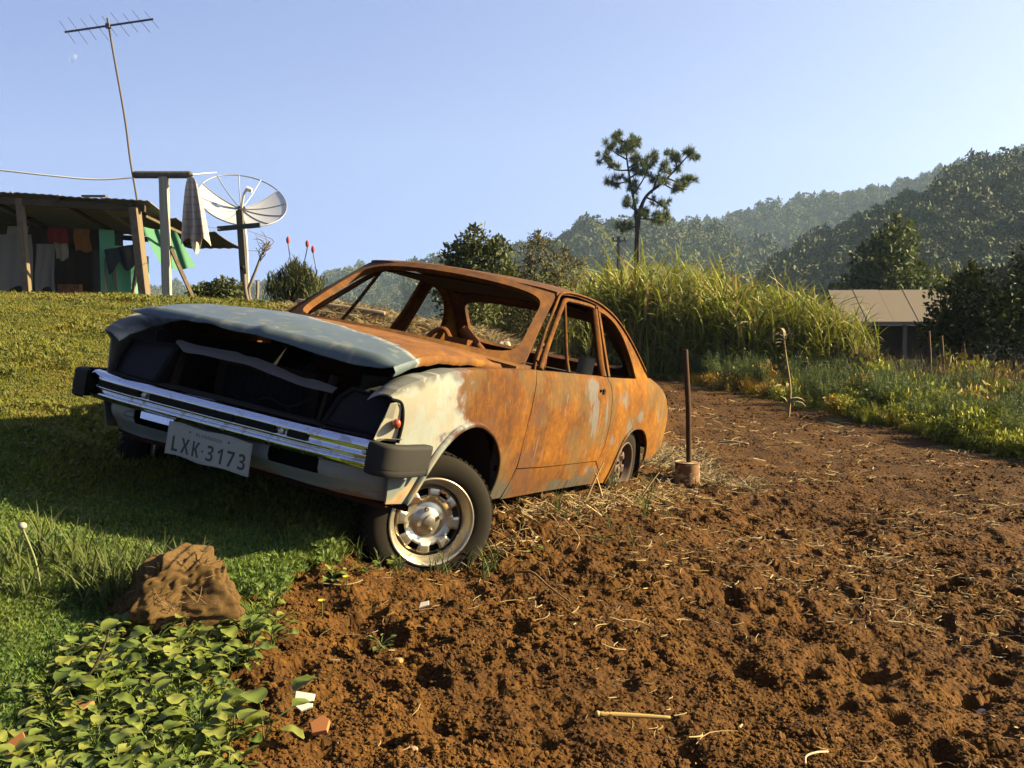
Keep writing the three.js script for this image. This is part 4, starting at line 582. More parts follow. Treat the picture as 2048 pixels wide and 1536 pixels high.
// ---------------------------------------------------------------- weeds along the field edge
{
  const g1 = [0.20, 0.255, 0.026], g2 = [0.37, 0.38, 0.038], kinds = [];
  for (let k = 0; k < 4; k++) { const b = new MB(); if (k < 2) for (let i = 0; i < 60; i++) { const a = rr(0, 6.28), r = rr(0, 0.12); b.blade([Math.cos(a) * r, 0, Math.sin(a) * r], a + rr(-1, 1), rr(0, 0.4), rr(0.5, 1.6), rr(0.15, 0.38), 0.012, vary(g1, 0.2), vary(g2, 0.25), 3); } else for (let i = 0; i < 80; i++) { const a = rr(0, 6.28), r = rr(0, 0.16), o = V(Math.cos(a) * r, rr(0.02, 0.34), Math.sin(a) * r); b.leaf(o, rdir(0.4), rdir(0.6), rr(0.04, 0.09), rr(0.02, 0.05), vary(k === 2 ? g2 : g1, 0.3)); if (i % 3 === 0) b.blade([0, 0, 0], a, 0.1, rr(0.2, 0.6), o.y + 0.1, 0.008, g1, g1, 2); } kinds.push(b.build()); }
  const lists = [[], [], [], []];
  for (let k = 0; k < 9000; k++) { const d = 1 / mix(1 / 5.5, 1 / 24, rnd()), z = -d, x = fieldEdge(d) - 0.15 + Math.abs(rr(-1, 1) + rr(-1, 1)) * mix(2.2, 3.6, sm(6, 20, d)); if (soilMask(x, z) > 0.6 || x > 13) continue; const s = rr(0.4, 1.1) * mix(0.6, 1.15, clamp((x - fieldEdge(d)) / 2)) * (0.45 + 1.2 * vn(x * 1.3 + 5, z * 1.3)), n = vn(x * 0.9, z * 0.9), i = n > 0.5 ? (rnd() < 0.75 ? 0 : 1) : (rnd() < 0.75 ? 2 : 3); lists[i].push([x, macro(x, z) - 0.02, z, rr(0, 6.28), s, s * rr(0.8, 1.3), s, rr(-0.2, 0.2), rr(-0.2, 0.2), (() => { const q = sm(0.5, 0.75, vn(x * 1.1 + 60, z * 1.1)), k = rr(0.75, 1.15); return [k * (1 + 0.35 * q), k * (1 - 0.2 * q), k]; })()]); }
  lists.forEach((l, i) => instances('edge_weeds', kinds[i], mLeaf, l));
  // feathery taller weeds
  const bf = new MB(); for (let i = 0; i < 26; i++) { const a = rr(0, 6.28), h = rr(0.35, 0.7); bf.blade([0, 0, 0], a, 0.05, rr(0.2, 0.5), h, 0.008, g1, g1, 3); for (let k = 0; k < 26; k++) { const y = h * rr(0.35, 1), o = V(Math.cos(a) * y * 0.25, y, Math.sin(a) * y * 0.25); bf.flat(o, rdir(0.5), rdir(), rr(0.05, 0.12), 0.006, vary([0.085, 0.125, 0.035], 0.2)); } } const gf = bf.build(), lf = [];
  for (let k = 0; k < 260; k++) { const d = rr(7, 22), z = -d, x = fieldEdge(d) + 0.2 + rr(0, 2.6); lf.push([x, macro(x, z) - 0.03, z, rr(0, 6.28), rr(0.7, 1.2), rr(0.6, 1.1), rr(0.7, 1.2)]); } instances('fennel_weeds', gf, mLeaf, lf);
}
// dry reddish brush in front of the shrubs on the right
{ const b = new MB(); for (let i = 0; i < 70; i++) b.blade([rr(-0.25, 0.25), 0, rr(-0.25, 0.25)], rr(0, 6.28), rr(0, 0.5), rr(0.2, 1.3), rr(0.35, 0.95), 0.010, vary([0.07, 0.045, 0.022], 0.3), vary([0.10, 0.06, 0.03], 0.3), 3, rr(-1, 1)); const l = []; for (let k = 0; k < 420; k++) { const x = rr(5.8, 12.5), z = rr(-13.2, -20); if (x < fieldEdge(-z) + 1.9) continue; l.push([x, macro(x, z) - 0.05, z, rr(0, 6.28), rr(0.7, 1.3), rr(0.6, 1.15), rr(0.7, 1.3)]); } instances('dry_brush', b.build(), mDry, l); }
const shrubD = [[0.065, 0.082, 0.014], [0.09, 0.105, 0.018], [0.15, 0.155, 0.026], [0.045, 0.055, 0.012]];
bush('dark_shrub', 'large dark leafy shrub at the right edge beyond the weeds', 'shrub', [10.0, -18.9], [[0, 1.7, 0, 0.95], [-0.8, 1.3, 0.2, 0.8], [0.9, 1.9, 0, 0.9], [0.3, 2.5, -0.1, 0.7], [-0.4, 0.8, 0.3, 0.8], [0.8, 0.9, 0.2, 0.9]], 9000, 0.10, 0.06, shrubD, { stem: 0.05 });
bush('dark_shrub', 'dark shrub in front of the barn roof with bare stems below', 'shrub', [8.75, -19.6], [[0, 1.55, 0, 0.62], [-0.35, 1.1, 0.1, 0.5], [0.45, 1.2, 0, 0.6], [0.2, 1.95, 0, 0.45]], 4200, 0.10, 0.06, shrubD, { stem: 0.04 });
bush('dark_shrub', 'tallest dark shrub cut by the right edge of the picture', 'shrub', [11.6, -19.2], [[0, 1.8, 0, 1.0], [-0.5, 2.5, 0, 0.8], [0.7, 2.2, 0, 1.0], [0, 1.0, 0.2, 1.0]], 8000, 0.10, 0.06, shrubD, { stem: 0.05 });
for (const [x, z, h, l] of [[7.35, -17.6, 1.15, 'pale upright fence stake under the dark shrub nearest the barn'], [7.62, -17.7, 1.05, 'brown fence stake right of the pale stake under the shrub'], [8.1, -17.9, 0.95, 'short grey fence stake furthest right under the shrub']]) { const y = ground(x, z); single('fence_stake', tube([[0, -0.1, 0], [0.02, h * 0.5, 0], [-0.03, h, 0.02]], (k) => mix(0.032, 0.022, k), 7), mWoodBrown, l, 'stake', [x, y, z], 0, 'stakes under the shrubs'); }
// leafy shrub and reeds left of the tall grass
bush('leafy_shrub', 'leafy shrub rising behind the roof of the car', 'shrub', [-0.75, -19.0], [[0, 1.5, 0, 0.52], [-0.38, 1.2, 0.1, 0.45], [0.42, 1.4, 0, 0.5], [0.05, 2.0, 0, 0.34], [-0.32, 1.75, 0, 0.30], [0.5, 1.85, 0, 0.25], [0, 0.8, 0.1, 0.6]], 5200, 0.11, 0.05, [[0.095, 0.115, 0.028], [0.13, 0.145, 0.036], [0.07, 0.088, 0.024]], { stem: 0.025 });
bush('leafy_shrub', 'thin brownish shrub between the leafy shrub and tall grass', 'shrub', [0.35, -19.5], [[0, 1.7, 0, 0.46], [0.15, 2.3, 0, 0.36], [-0.2, 1.0, 0, 0.5], [0.5, 1.2, 0, 0.55], [0.65, 1.9, 0, 0.42], [-0.4, 1.7, 0, 0.35]], 4800, 0.10, 0.03, [[0.12, 0.115, 0.03], [0.16, 0.12, 0.045], [0.10, 0.11, 0.03]], { stem: 0.02 });
// dead maize stalk
{ const x = 3.89, z = -14, y = ground(x, z), t = thing('maize_stalk', 'dead pale maize stalk standing in the weeds', 'maize stalk', [x, y, z]); part('stalk', tube([[0, -0.1, 0], [0.02, 0.4, 0], [-0.05, 0.85, 0], [-0.10, 1.2, 0]], (k) => mix(0.017, 0.010, k), 7), mat(0.30, 0.22, 0.10, 0.85), t); const b = (n, y0, y1) => { const m = new MB(); for (let i = 0; i < n; i++) { const yy = rr(y0, y1); m.blade([-0.06 * yy, yy, 0], rr(0, 6.28), rr(0.4, 1.2), rr(2.2, 3.0), rr(0.14, 0.32), 0.035, vary([0.42, 0.33, 0.17], 0.2), vary([0.36, 0.27, 0.13], 0.2), 4, rr(-1, 1)); } return m.build(); }; part('husk_leaves', b(9, 0.95, 1.2), mDry, t); part('lower_leaves', b(7, 0.15, 0.5), mDry, t); }
// ---------------------------------------------------------------- yard on the left: lean-to, washing, dish, aerial
const woodTex = dataTex(128, 512, (x, y) => { const n = fbm(x * 22, y * 2.2, 4), k = 0.55 + 0.8 * n; return [k * 0.75, k * 0.75, k * 0.75]; });
const wood = (r, g, b) => mat(r * 1.6, g * 1.6, b * 1.6, 0.9, 0, { map: woodTex });
const mPost = wood(0.16, 0.12, 0.075), mPlank = wood(0.045, 0.028, 0.016), mPlank2 = wood(0.06, 0.04, 0.024), mPaintPost = mat(0.46, 0.43, 0.33, 0.75, 0, { map: woodTex });
function corrugated(x0, x1, yz0, yz1, amp = 0.009, n = 24, m = 6) { // sheet spanning x0..x1 between [y,z] front and back
  const P = []; for (let i = 0; i <= n; i++) { const x = mix(x0, x1, i / n), row = []; for (let j = 0; j <= m; j++) { const t = j / m, f = typeof yz0 === 'function' ? yz0(x) : yz0; row.push([x, mix(f[0], yz1(x)[0], t) + amp * Math.cos(i * Math.PI / 2) - 0.03 * Math.sin(t * Math.PI), mix(f[1], yz1(x)[1], t)]); } P.push(row); } return shell(P, () => [0, -0.012, 0]);
}
{
  const t = thing('open_shed', 'open lean-to shed with sagging sheet roof and rough wooden posts', 'shed', [-10, 0, -21]);
  const mR1 = mat(0.30, 0.27, 0.22, 0.8), mR2 = mat(0.20, 0.17, 0.13, 0.85), mR3 = mat(0.14, 0.11, 0.085, 0.9);
  const fy = (x) => [3.63 - (x + 0.62) * 0.064 , 0.1], by = (x) => [3.10 - (x + 0.62) * 0.07, -3.3];
  for (let k = 0; k < 6; k++) { const x0 = -3.2 + k * 0.94; part('roof_sheet', corrugated(x0, Math.min(x0 + 1.02, 2.50), (x) => { const f = fy(x); return [f[0] + (k % 2) * 0.016, f[1] + 0.03 * (k % 3)]; }, (x) => { const f = by(x); return [f[0] + (k % 2) * 0.016, f[1]]; }), [mR1, mR2, mR1][k % 3], t); }
  part('roof_sheet', corrugated(1.3, 2.46, () => [3.36, -0.25], () => [3.0, -2.4]), mR1, t);
  part('roof_sheet', corrugated(1.5, 2.72, () => [3.18, -0.9], () => [2.82, -3.4]), mR3, t);
  part('roof_sheet', corrugated(1.9, 3.25, () => [2.96, -1.9], () => [2.72, -4.2]), mR3, t);
  part('roof_batten', new THREE.BoxGeometry(0.5, 0.04, 0.12).translate(1.25, 3.575, -0.2), mR3, t);
  part('front_beam', bar([-3.2, 3.60, 0.0], [2.38, 3.30, 0.0], 0.10, 0.14), mPlank2, t); part('rear_beam', bar([-3.2, 3.2, -3.1], [2.4, 2.78, -3.1], 0.10, 0.12), mPlank2, t);
  for (const x of [-2.4, -1.0, 0.6, 2.1]) part('rafter', bar([x, fy(x)[0] - 0.07, 0.1], [x, by(x)[0] - 0.05, -3.3], 0.07, 0.09), mPlank2, t);
  part('brace', bar([2.35, 3.15, -0.1], [3.1, 2.72, -0.9], 0.05, 0.05), mPost, t);
  part('post', bar([-0.12, 1.2, 0], [-0.22, 3.5, 0], 0.13), mPost, t); part('post', bar([2.35, 1.2, 0.02], [2.17, 3.32, 0.02], 0.22, 0.16), mPost, t, 'thick leaning corner post of the shed');
  for (let k = 0; k < 17; k++) part('plank', new THREE.BoxGeometry(0.204, 1.95 + rr(-0.1, 0.1), 0.022).translate(-2.9 + k * 0.195, 2.25, -3.05 + rr(-0.012, 0.012)), k % 3 ? mPlank : mPlank2, t);
  part('grey_board', new THREE.BoxGeometry(0.42, 1.75, 0.03).rotateZ(0.03).translate(0.58, 2.30, -2.9), mat(0.19, 0.18, 0.155, 0.85, 0, { map: woodTex }), t); part('grey_board', new THREE.BoxGeometry(0.45, 1.15, 0.03).rotateZ(-0.02).translate(0.42, 2.0, -2.55), mat(0.16, 0.14, 0.11, 0.85, 0, { map: woodTex }), t);
}
const mGreen = mat(0.17, 0.56, 0.30, 0.6);
{ const t = thing('green_panel', 'bright green sheet wall standing in the open end of the shed', 'panel', [-8.72, 1.38, -22.75]); for (const [x, w, h, y] of [[-0.42, 0.34, 1.62, 0.80], [-0.08, 0.40, 1.30, 0.60], [0.30, 0.42, 1.05, 0.50]]) part('sheet', new THREE.BoxGeometry(w, h, 0.025).rotateY(0.75).translate(x, y, 0), mGreen, t); part('foot_rail', bar([-0.5, 0.05, 0.05], [0.6, 0.05, 0.05], 0.05), mGreen, t); }
{ const P = []; for (let i = 0; i <= 16; i++) { const row = []; for (let j = 0; j <= 14; j++) { const u = i / 16, v = j / 14; row.push([-7.9 + u * 0.55 + v * 0.42, 2.98 - v * 0.85 - 0.06 * Math.sin(u * 3.14), -21.5 - u * 0.5 + 0.05 * Math.sin(u * 14 + v * 3)]); } P.push(row); } single('tarpaulin', shell(P, () => [0, 0, -0.006]), mat(0.035, 0.17, 0.085, 0.7), 'dark green tarpaulin hung at the right end of the shed', 'tarpaulin'); }  // deeper green than the panel sheets
{ const P = []; for (let i = 0; i <= 14; i++) { const row = []; for (let j = 0; j <= 10; j++) { const u = i / 14, v = j / 10; row.push([-9.05 + u * 0.62 + 0.1 * v, 2.52 - v * 0.55 * (0.55 + 0.45 * Math.abs(Math.cos(u * 4.5))) + 0.12 * u, -22.35 + 0.05 * Math.sin(u * 11)]); } P.push(row); } single('black_sheet', shell(P, () => [0, 0, -0.008]), mat(0.010, 0.010, 0.010, 0.5), 'ragged black plastic sheet draped in front of the green panel', 'plastic sheet'); }
[[-9.28, 0.95, 0.12, 'leftmost leaning pale stick before the green panel'], [-9.05, 0.85, 0.20, 'middle leaning stick before the green panel'], [-8.72, 1.25, -0.08, 'longest stick before the green panel, nearest the corner post']].forEach(([x, h, k, l]) => single('leaning_stick', bar([0, 0, 0.1], [-k, h, -0.25], 0.07, 0.05), mPost, l, 'stick', [x + 0.35, 1.4, -22.2], 0, 'sticks leaning in the shed'));
{ const t = thing('brick_stack', 'low stack of orange bricks on the shed floor', 'bricks', [-10.02, 1.46, -22.8]); const g = new THREE.BoxGeometry(0.115, 0.10, 0.2), mb = [mat(0.34, 0.14, 0.06, 0.9), mat(0.28, 0.11, 0.05, 0.9)]; for (let j = 0; j < 3; j++) for (let i = 0; i < 4; i++) { const o = part('brick', g, mb[(i + j) % 2], t); o.position.set(-0.2 + i * 0.122 + (j % 2) * 0.02, 0.05 + j * 0.104, rr(-0.02, 0.02)); } }
function cloth(w, h, m, folds, seedv, taper = 0) { const P = []; for (let i = 0; i <= 22; i++) { const row = []; for (let j = 0; j <= 16; j++) { const u = i / 22, v = j / 16, k = 1 - taper * (1 - v); row.push([(u - 0.5) * w * k + 0.02 * Math.sin(v * 5 + seedv), -v * h * (1 + 0.06 * Math.sin(u * 7 + seedv)), 0.05 * v * Math.sin(u * folds + seedv) + 0.02 * Math.sin(u * folds * 2.3 + v * 3)]); } P.push(row); } return shell(P, () => [0, 0, -0.006], (p) => [p[0] / 0.6, p[1] / 1.2]); }
const mGreyCloth = mat(0.25, 0.215, 0.165, 0.95), mCream = mat(0.36, 0.29, 0.18, 0.95), mRed = mat(0.20, 0.02, 0.018, 0.95), mOrange = mat(0.50, 0.19, 0.05, 0.95);
[[-11.05, 2.85, 0.95, 1.2, mGreyCloth, 9, 'long grey bedsheet hanging left of the inner shed post'], [-10.35, 2.65, 0.42, 1.0, mGreyCloth, 6, 'narrow grey cloth hanging just left of the inner shed post'], [-11.0, 3.05, 0.46, 0.62, mCream, 5, 'cream shirt hanging highest at the left edge of the shed'], [-10.0, 3.0, 0.42, 0.34, mRed, 7, 'red cloth hanging right of the inner shed post'], [-9.98, 2.82, 0.30, 0.52, mCream, 5, 'small pale towel hanging below the red cloth']].forEach(([x, y, w, h, m, f, l], k) => single('hanging_cloth', cloth(w, h, m, f, k), m, l, 'laundry', [x, y, -22.2 - 0.12 * (k % 3)], 0, 'washing hung in the shed'));
single('hanging_cloth', cloth(0.34, 0.5, mOrange, 5, 3), mOrange, 'bright orange cloth catching the sun inside the shed', 'laundry', [-9.78, 3.02, -22.95], 0.5, 'washing hung in the shed');
// washing line post with towel
{
  const x = -5.43, z = -15.8, y = ground(x, z), t = thing('clothesline_post', 'white painted T-shaped washing line post with grey crossbar', 'post', [x, y, z]);
  part('post', bar([0, -0.3, 0], [0.0, 3.29 - y, 0], 0.125, 0.11, [0, 0, 1]), mPaintPost, t); part('crossbar', new RoundedBoxGeometry(0.94, 0.115, 0.10, 4, 0.05).translate(-0.02, 3.325 - y, 0.0), mat(0.16, 0.14, 0.115, 0.9, 0, { map: woodTex }), t); part('stay', bar([0.42, -0.2, -0.3], [0.06, 0.85, -0.02], 0.06, 0.05), mPost, t);
  const plaid = dataTex(256, 256, (u, v) => { const s = (Math.sin(u * 60) > 0.55 ? 1 : 0), q = (Math.sin(v * 50) > 0.6 ? 1 : 0), n = 0.9 + 0.2 * vn(u * 60, v * 60); let c = [0.50, 0.44, 0.36]; c = blend3(c, [0.34, 0.25, 0.22], s * 0.5); c = blend3(c, [0.36, 0.20, 0.19], q * 0.5); return c.map((k) => k * n); }, true);
  const P = []; for (let i = 0; i <= 26; i++) { const row = []; for (let j = 0; j <= 24; j++) { const u = i / 26, v = j / 24, wd = mix(0.08, 0.46, Math.pow(v, 0.6)); row.push([(u - 0.42) * wd + 0.03 * v, -v * (1.24 - 0.26 * Math.abs(Math.sin(u * 5.2 + 0.6)) - 0.06 * vn(u * 9, 3)), 0.085 * v * Math.sin(u * 15 + 2.5 * vn(u * 4, v * 3)) + 0.10 * (u - 0.5) * v]); } P.push(row); }
  single('plaid_towel', shell(P, () => [0, 0, -0.007], (p) => [p[0] / 0.5, p[1] / 0.9]), new THREE.MeshStandardMaterial({ map: plaid, roughness: 0.95, side: THREE.DoubleSide }), 'plaid towel bunched over the right end of the washing line post', 'towel', [-5.0, 3.28, -15.74]);
  const mRope = mat(0.62, 0.60, 0.55, 0.8);
  single('washing_line', tube([[-9.6, 3.62, -16.6], [-7.98, 3.41, -16.0], [-7.2, 3.31, -15.8], [-6.43, 3.245, -15.75], [-5.9, 3.275, -15.75]], 0.013, 5, true, 30), mRope, 'white washing line sagging in from the left', 'line', undefined); single('washing_line', tube([[-4.96, 3.32, -15.75], [-6.66, 4.28, -22.85]], 0.013, 5, false), mRope, 'short white line running from the post to the dish', 'line', undefined);
}
// second wooden post with crossbar
{ const x = -5.78, z = -21.5, y = ground(x, z), t = thing('crossbar_post', 'dark wooden post with a short crossbar below the dish', 'post', [x, 0, z]); part('post', bar([0.13, y - 0.3, 0], [-0.02, 3.3, 0], 0.13, 0.11, [0, 0, 1]), wood(0.085, 0.075, 0.055), t); part('crossbar', bar([-0.46, 2.91, 0.1], [0.44, 2.99, 0.1], 0.09, 0.10), wood(0.05, 0.055, 0.05), t); part('insulator', new THREE.SphereGeometry(0.05, 8, 6).translate(0.04, 2.1, 0.08), mBlack, t); }
single('wire', tube([[-5.05, 2.55, -15.9], [-5.5, 2.72, -18.5], [-6.2, 2.9, -21.45]], 0.006, 4, true, 12), mat(0.2, 0.2, 0.2, 0.7), 'thin wire from the towel to the dark crossbar', 'wire', undefined);
// satellite dish
{
  const t = thing('satellite_dish', 'big white mesh satellite dish with missing upper panels', 'satellite dish', [-6.16, 3.47, -23]); const D = new THREE.Group(); D.name = 'reflector'; t.add(D); D.quaternion.setFromUnitVectors(V(0, 0, 1), V(0.29, 0.75, 0.58).normalize());
  const R = 0.98, dep = 0.26, f = (r) => dep * (r / R) ** 2, mRib = mat(0.28, 0.29, 0.31, 0.5, 0.4), mMesh = mat(0.50, 0.50, 0.50, 0.7, 0, { transparent: true, opacity: 0.62 });
  const N = 12, w = V();
  for (let k = 0; k < N; k++) { const a = k / N * 6.2832 + 0.14, pts = []; for (let i = 0; i <= 6; i++) { const r = mix(0.05, R, i / 6); pts.push([Math.cos(a) * r, Math.sin(a) * r, f(r) + 0.012]); } part('rib', tube(pts, 0.012, 5), mRib, D);
    const mid = a + Math.PI / N; w.set(Math.cos(mid), Math.sin(mid), 0).applyQuaternion(D.quaternion); const an = Math.atan2(w.y + 0.0, w.x); if (an > 0.75 && an < 2.75) continue;
    const P = []; for (let i = 0; i <= 6; i++) { const r = mix(0.10, R * 0.985, i / 6), row = []; for (let j = 0; j <= 4; j++) { const b = mix(a + 0.01, a + 6.2832 / N - 0.01, j / 4); row.push([Math.cos(b) * r, Math.sin(b) * r, f(r)]); } P.push(row); } part('mesh_panel', shell(P, () => [0, 0, -0.004]), mMesh, D); }
  part('rim', new THREE.TorusGeometry(R, 0.015, 6, 72).translate(0, 0, dep), mRib, D); part('hub', new THREE.CylinderGeometry(0.09, 0.09, 0.08, 14).rotateX(Math.PI / 2).translate(0, 0, 0.01), mat(0.03, 0.03, 0.035, 0.6), D);
  const arm = part('feed_arm', tube([[0, 0, 0.04], [0.01, 0.0, 0.42], [0.05, 0.02, 0.54]], 0.028, 8), mat(0.62, 0.62, 0.6, 0.5), D); part('feed_horn', new THREE.CylinderGeometry(0.06, 0.05, 0.13, 12).rotateZ(1.2).translate(0.11, 0.02, 0.55), mat(0.6, 0.6, 0.58, 0.5), arm);
  part('mount', tube([[0, 0, 0], [0, -0.2, -0.12], [0.05, -0.6, -0.1], [0.1, -2.3, -0.1]], 0.045, 8), mRib, t);
}
// aerial on its mast
{
  const t = thing('tv_aerial', 'tall leaning mast with a yagi television aerial', 'aerial', [-8.08, 3.2, -21.8]), mM = mat(0.15, 0.13, 0.115, 0.8), mB = mat(0.08, 0.08, 0.09, 0.6, 0.3);
  part('mast', tube([[0.05, -0.3, 0], [0, 0.35, 0], [-0.12, 1.2, 0], [-0.2, 2.0, 0], [-0.42, 3.5, 0], [-0.52, 4.18, 0]], 0.024, 8), mM, t); const bm = part('boom', bar([-1.42, 3.88, 0.03], [0.47, 4.15, 0.03], 0.035), mB, t); part('clamp', new RoundedBoxGeometry(0.10, 0.11, 0.1, 2, 0.02).translate(-0.50, 4.01, 0.02), mB, t);
  for (let k = 0; k < 9; k++) { const f = k / 8, x = mix(-1.38, 0.42, f), y = mix(3.89, 4.145, f), h = mix(0.44, 0.34, f) * (k % 2 ? 1 : 0.8); part('element', rod([x - h * 0.85, y + h * 0.9, -h * 0.9], [x + h * 0.85, y - h * 0.9, h * 0.9], 0.0065, 0.0065, 5), mat(0.16, 0.15, 0.15, 0.7), bm); }
}
// shrubs on the crest
bush('low_bush', 'low green bush behind the washing line post', 'bush', [-5.45, -18.5], [[0, 0.30, 0, 0.30], [-0.30, 0.26, 0.1, 0.26], [0.30, 0.30, 0, 0.28], [0.12, 0.46, 0, 0.20], [-0.15, 0.42, 0, 0.16]], 2600, 0.07, 0.045, [[0.10, 0.12, 0.028], [0.14, 0.145, 0.034], [0.075, 0.09, 0.024]], { stem: 0.015 });
bush('round_shrub', 'dense rounded shrub with strap leaves left of the car roof', 'shrub', [-3.44, -16.0], [[0, 0.30, 0, 0.38], [-0.22, 0.26, 0.1, 0.30], [0.24, 0.26, 0.05, 0.30], [0.0, 0.48, 0, 0.26]], 2600, 0.16, 0.016, [[0.09, 0.11, 0.032], [0.13, 0.14, 0.04], [0.055, 0.07, 0.022]], { strap: true, stem: 0.02 });
[[-3.60, 2.40, 0.05, 'red torch flower furthest left above the round shrub'], [-3.29, 2.34, -0.08, 'tallest of the two close red torch flowers above the shrub'], [-3.20, 2.25, 0.06, 'lower right red torch flower above the shrub']].forEach(([x, y, k, l]) => { const g = ground(x, -16.2), t = thing('torch_flower', l, 'flower', [x + k, g, -16.2], 0, 'red torch flowers'); const h = y - g; part('stem', tube([[0, 0, 0], [-k * 0.2, h * 0.6, 0], [-k, h - 0.12, 0]], 0.008, 6), mat(0.16, 0.14, 0.08, 0.8), t); part('bloom', new THREE.SphereGeometry(0.030, 10, 8).scale(1, 2.0, 1).translate(-k, h - 0.06, 0), mat(0.42, 0.07, 0.06, 0.8), t); });
{ const x = -4.66, z = -18, y = ground(x, z), t = thing('bare_shrub', 'leafless grey shrub with forked stem beside the dark post', 'shrub', [x, y, z]); const m = mat(0.20, 0.165, 0.135, 0.9); part('trunk', tube([[0.02, -0.1, 0], [-0.06, 0.35, 0], [-0.02, 0.46, 0], [0.10, 0.75, 0], [0.20, 1.0, 0], [0.34, 1.2, 0]], (k) => mix(0.04, 0.014, k), 7), m, t); const br = []; for (let k = 0; k < 16; k++) { const f = rr(0.4, 1), b = [mix(0.05, 0.3, f), mix(0.6, 1.15, f), 0]; br.push(tube([b, [b[0] + rr(-0.15, 0.12), b[1] + rr(0.06, 0.2), rr(-0.1, 0.1)], [b[0] + rr(-0.3, 0.2), b[1] + rr(0.1, 0.36), rr(-0.2, 0.2)]], (u) => mix(0.009, 0.003, u), 5)); } part('twigs', merge(br), m, t).userData.kind = 'stuff'; part('stub', tube([[0, -0.1, 0.05], [-0.1, 0.3, 0.05], [-0.12, 0.62, 0.05]], 0.035, 6), m, t); part('stake', tube([[0.06, -0.1, 0.1], [0.12, 0.25, 0.1], [0.13, 0.5, 0.1]], 0.03, 6), m, t); }
// brush heap behind the car
{
  const b = new MB(), l = []; for (let i = 0; i < 14; i++) b.blade([rr(-0.15, 0.15), rr(0, 0.05), rr(-0.15, 0.15)], rr(0, 6.28), rr(0.9, 1.5), rr(1.4, 1.9), rr(0.12, 0.4), rr(0.010, 0.024), vary([0.22, 0.15, 0.055], 0.5), vary([0.32, 0.23, 0.09], 0.5), 3, rr(-1, 1));
  for (let k = 0; k < 6500; k++) { const z = -rr(7.2, 15.2), x = rr(-3.2, 1.3) + (z > -10 ? 0.5 : 0); if (fbm(x * 1.6, z * 1.6, 2) < 0.36 || soilMask(x, z) < 0.3) continue; l.push([x, ground(x, z) + 0.005, z, rr(0, 6.28), rr(0.25, 0.7), rr(0.25, 0.6), rr(0.25, 0.7), rr(-0.3, 0.3), rr(-0.3, 0.3)]); } instances('dry_stalk_litter', b.build(), mDry, l);
  for (const [a, c, r, s] of [[[-2.75, 0.12, -12.9], [-1.6, 0.10, -12.6], 0.036, 'upper long pale log on the brush heap seen through the windscreen'], [[-2.9, 0.05, -12.6], [-1.9, 0.05, -12.35], 0.03, 'lower shorter log on the brush heap seen through the windscreen']]) single('log', tube([[a[0], ground(a[0], a[2]) + a[1], a[2]], [c[0], ground(c[0], c[2]) + c[1], c[2]]], r, 8), mat(0.26, 0.20, 0.13, 0.9), s, 'log');
  const lump = (r, m, name, label, cat, x, z, sq = 0.7) => { const g = new THREE.IcosahedronGeometry(r, 3), p = g.attributes.position; for (let i = 0; i < p.count; i++) { const k = 0.7 + 0.6 * fbm(p.getX(i) / r * 1.7 + x * 9, p.getY(i) / r * 1.7 + p.getZ(i) / r * 1.3 + z, 2); p.setXYZ(i, p.getX(i) * k, p.getY(i) * k * sq, p.getZ(i) * k); } g.computeVertexNormals(); return single(name, g, m, label, cat, [x, ground(x, z) + r * 0.35, z]); };
  lump(0.11, mat(0.42, 0.34, 0.24, 0.9), 'stone', 'pale stone on the brush heap at the left of the windscreen', 'stone', -2.55, -11.6); lump(0.13, mat(0.36, 0.26, 0.17, 0.9), 'stone', 'buff stone low on the brush heap beside the rear bar', 'stone', -1.95, -10.7); lump(0.07, mat(0.5, 0.48, 0.42, 0.9), 'stone', 'small white stone on the soil seen under the centre pillar', 'stone', -0.55, -11.2); lump(0.10, mat(0.4, 0.33, 0.24, 0.9), 'stone', 'pale stone on the heap seen through the rear window', 'stone', -0.1, -12.6);
}
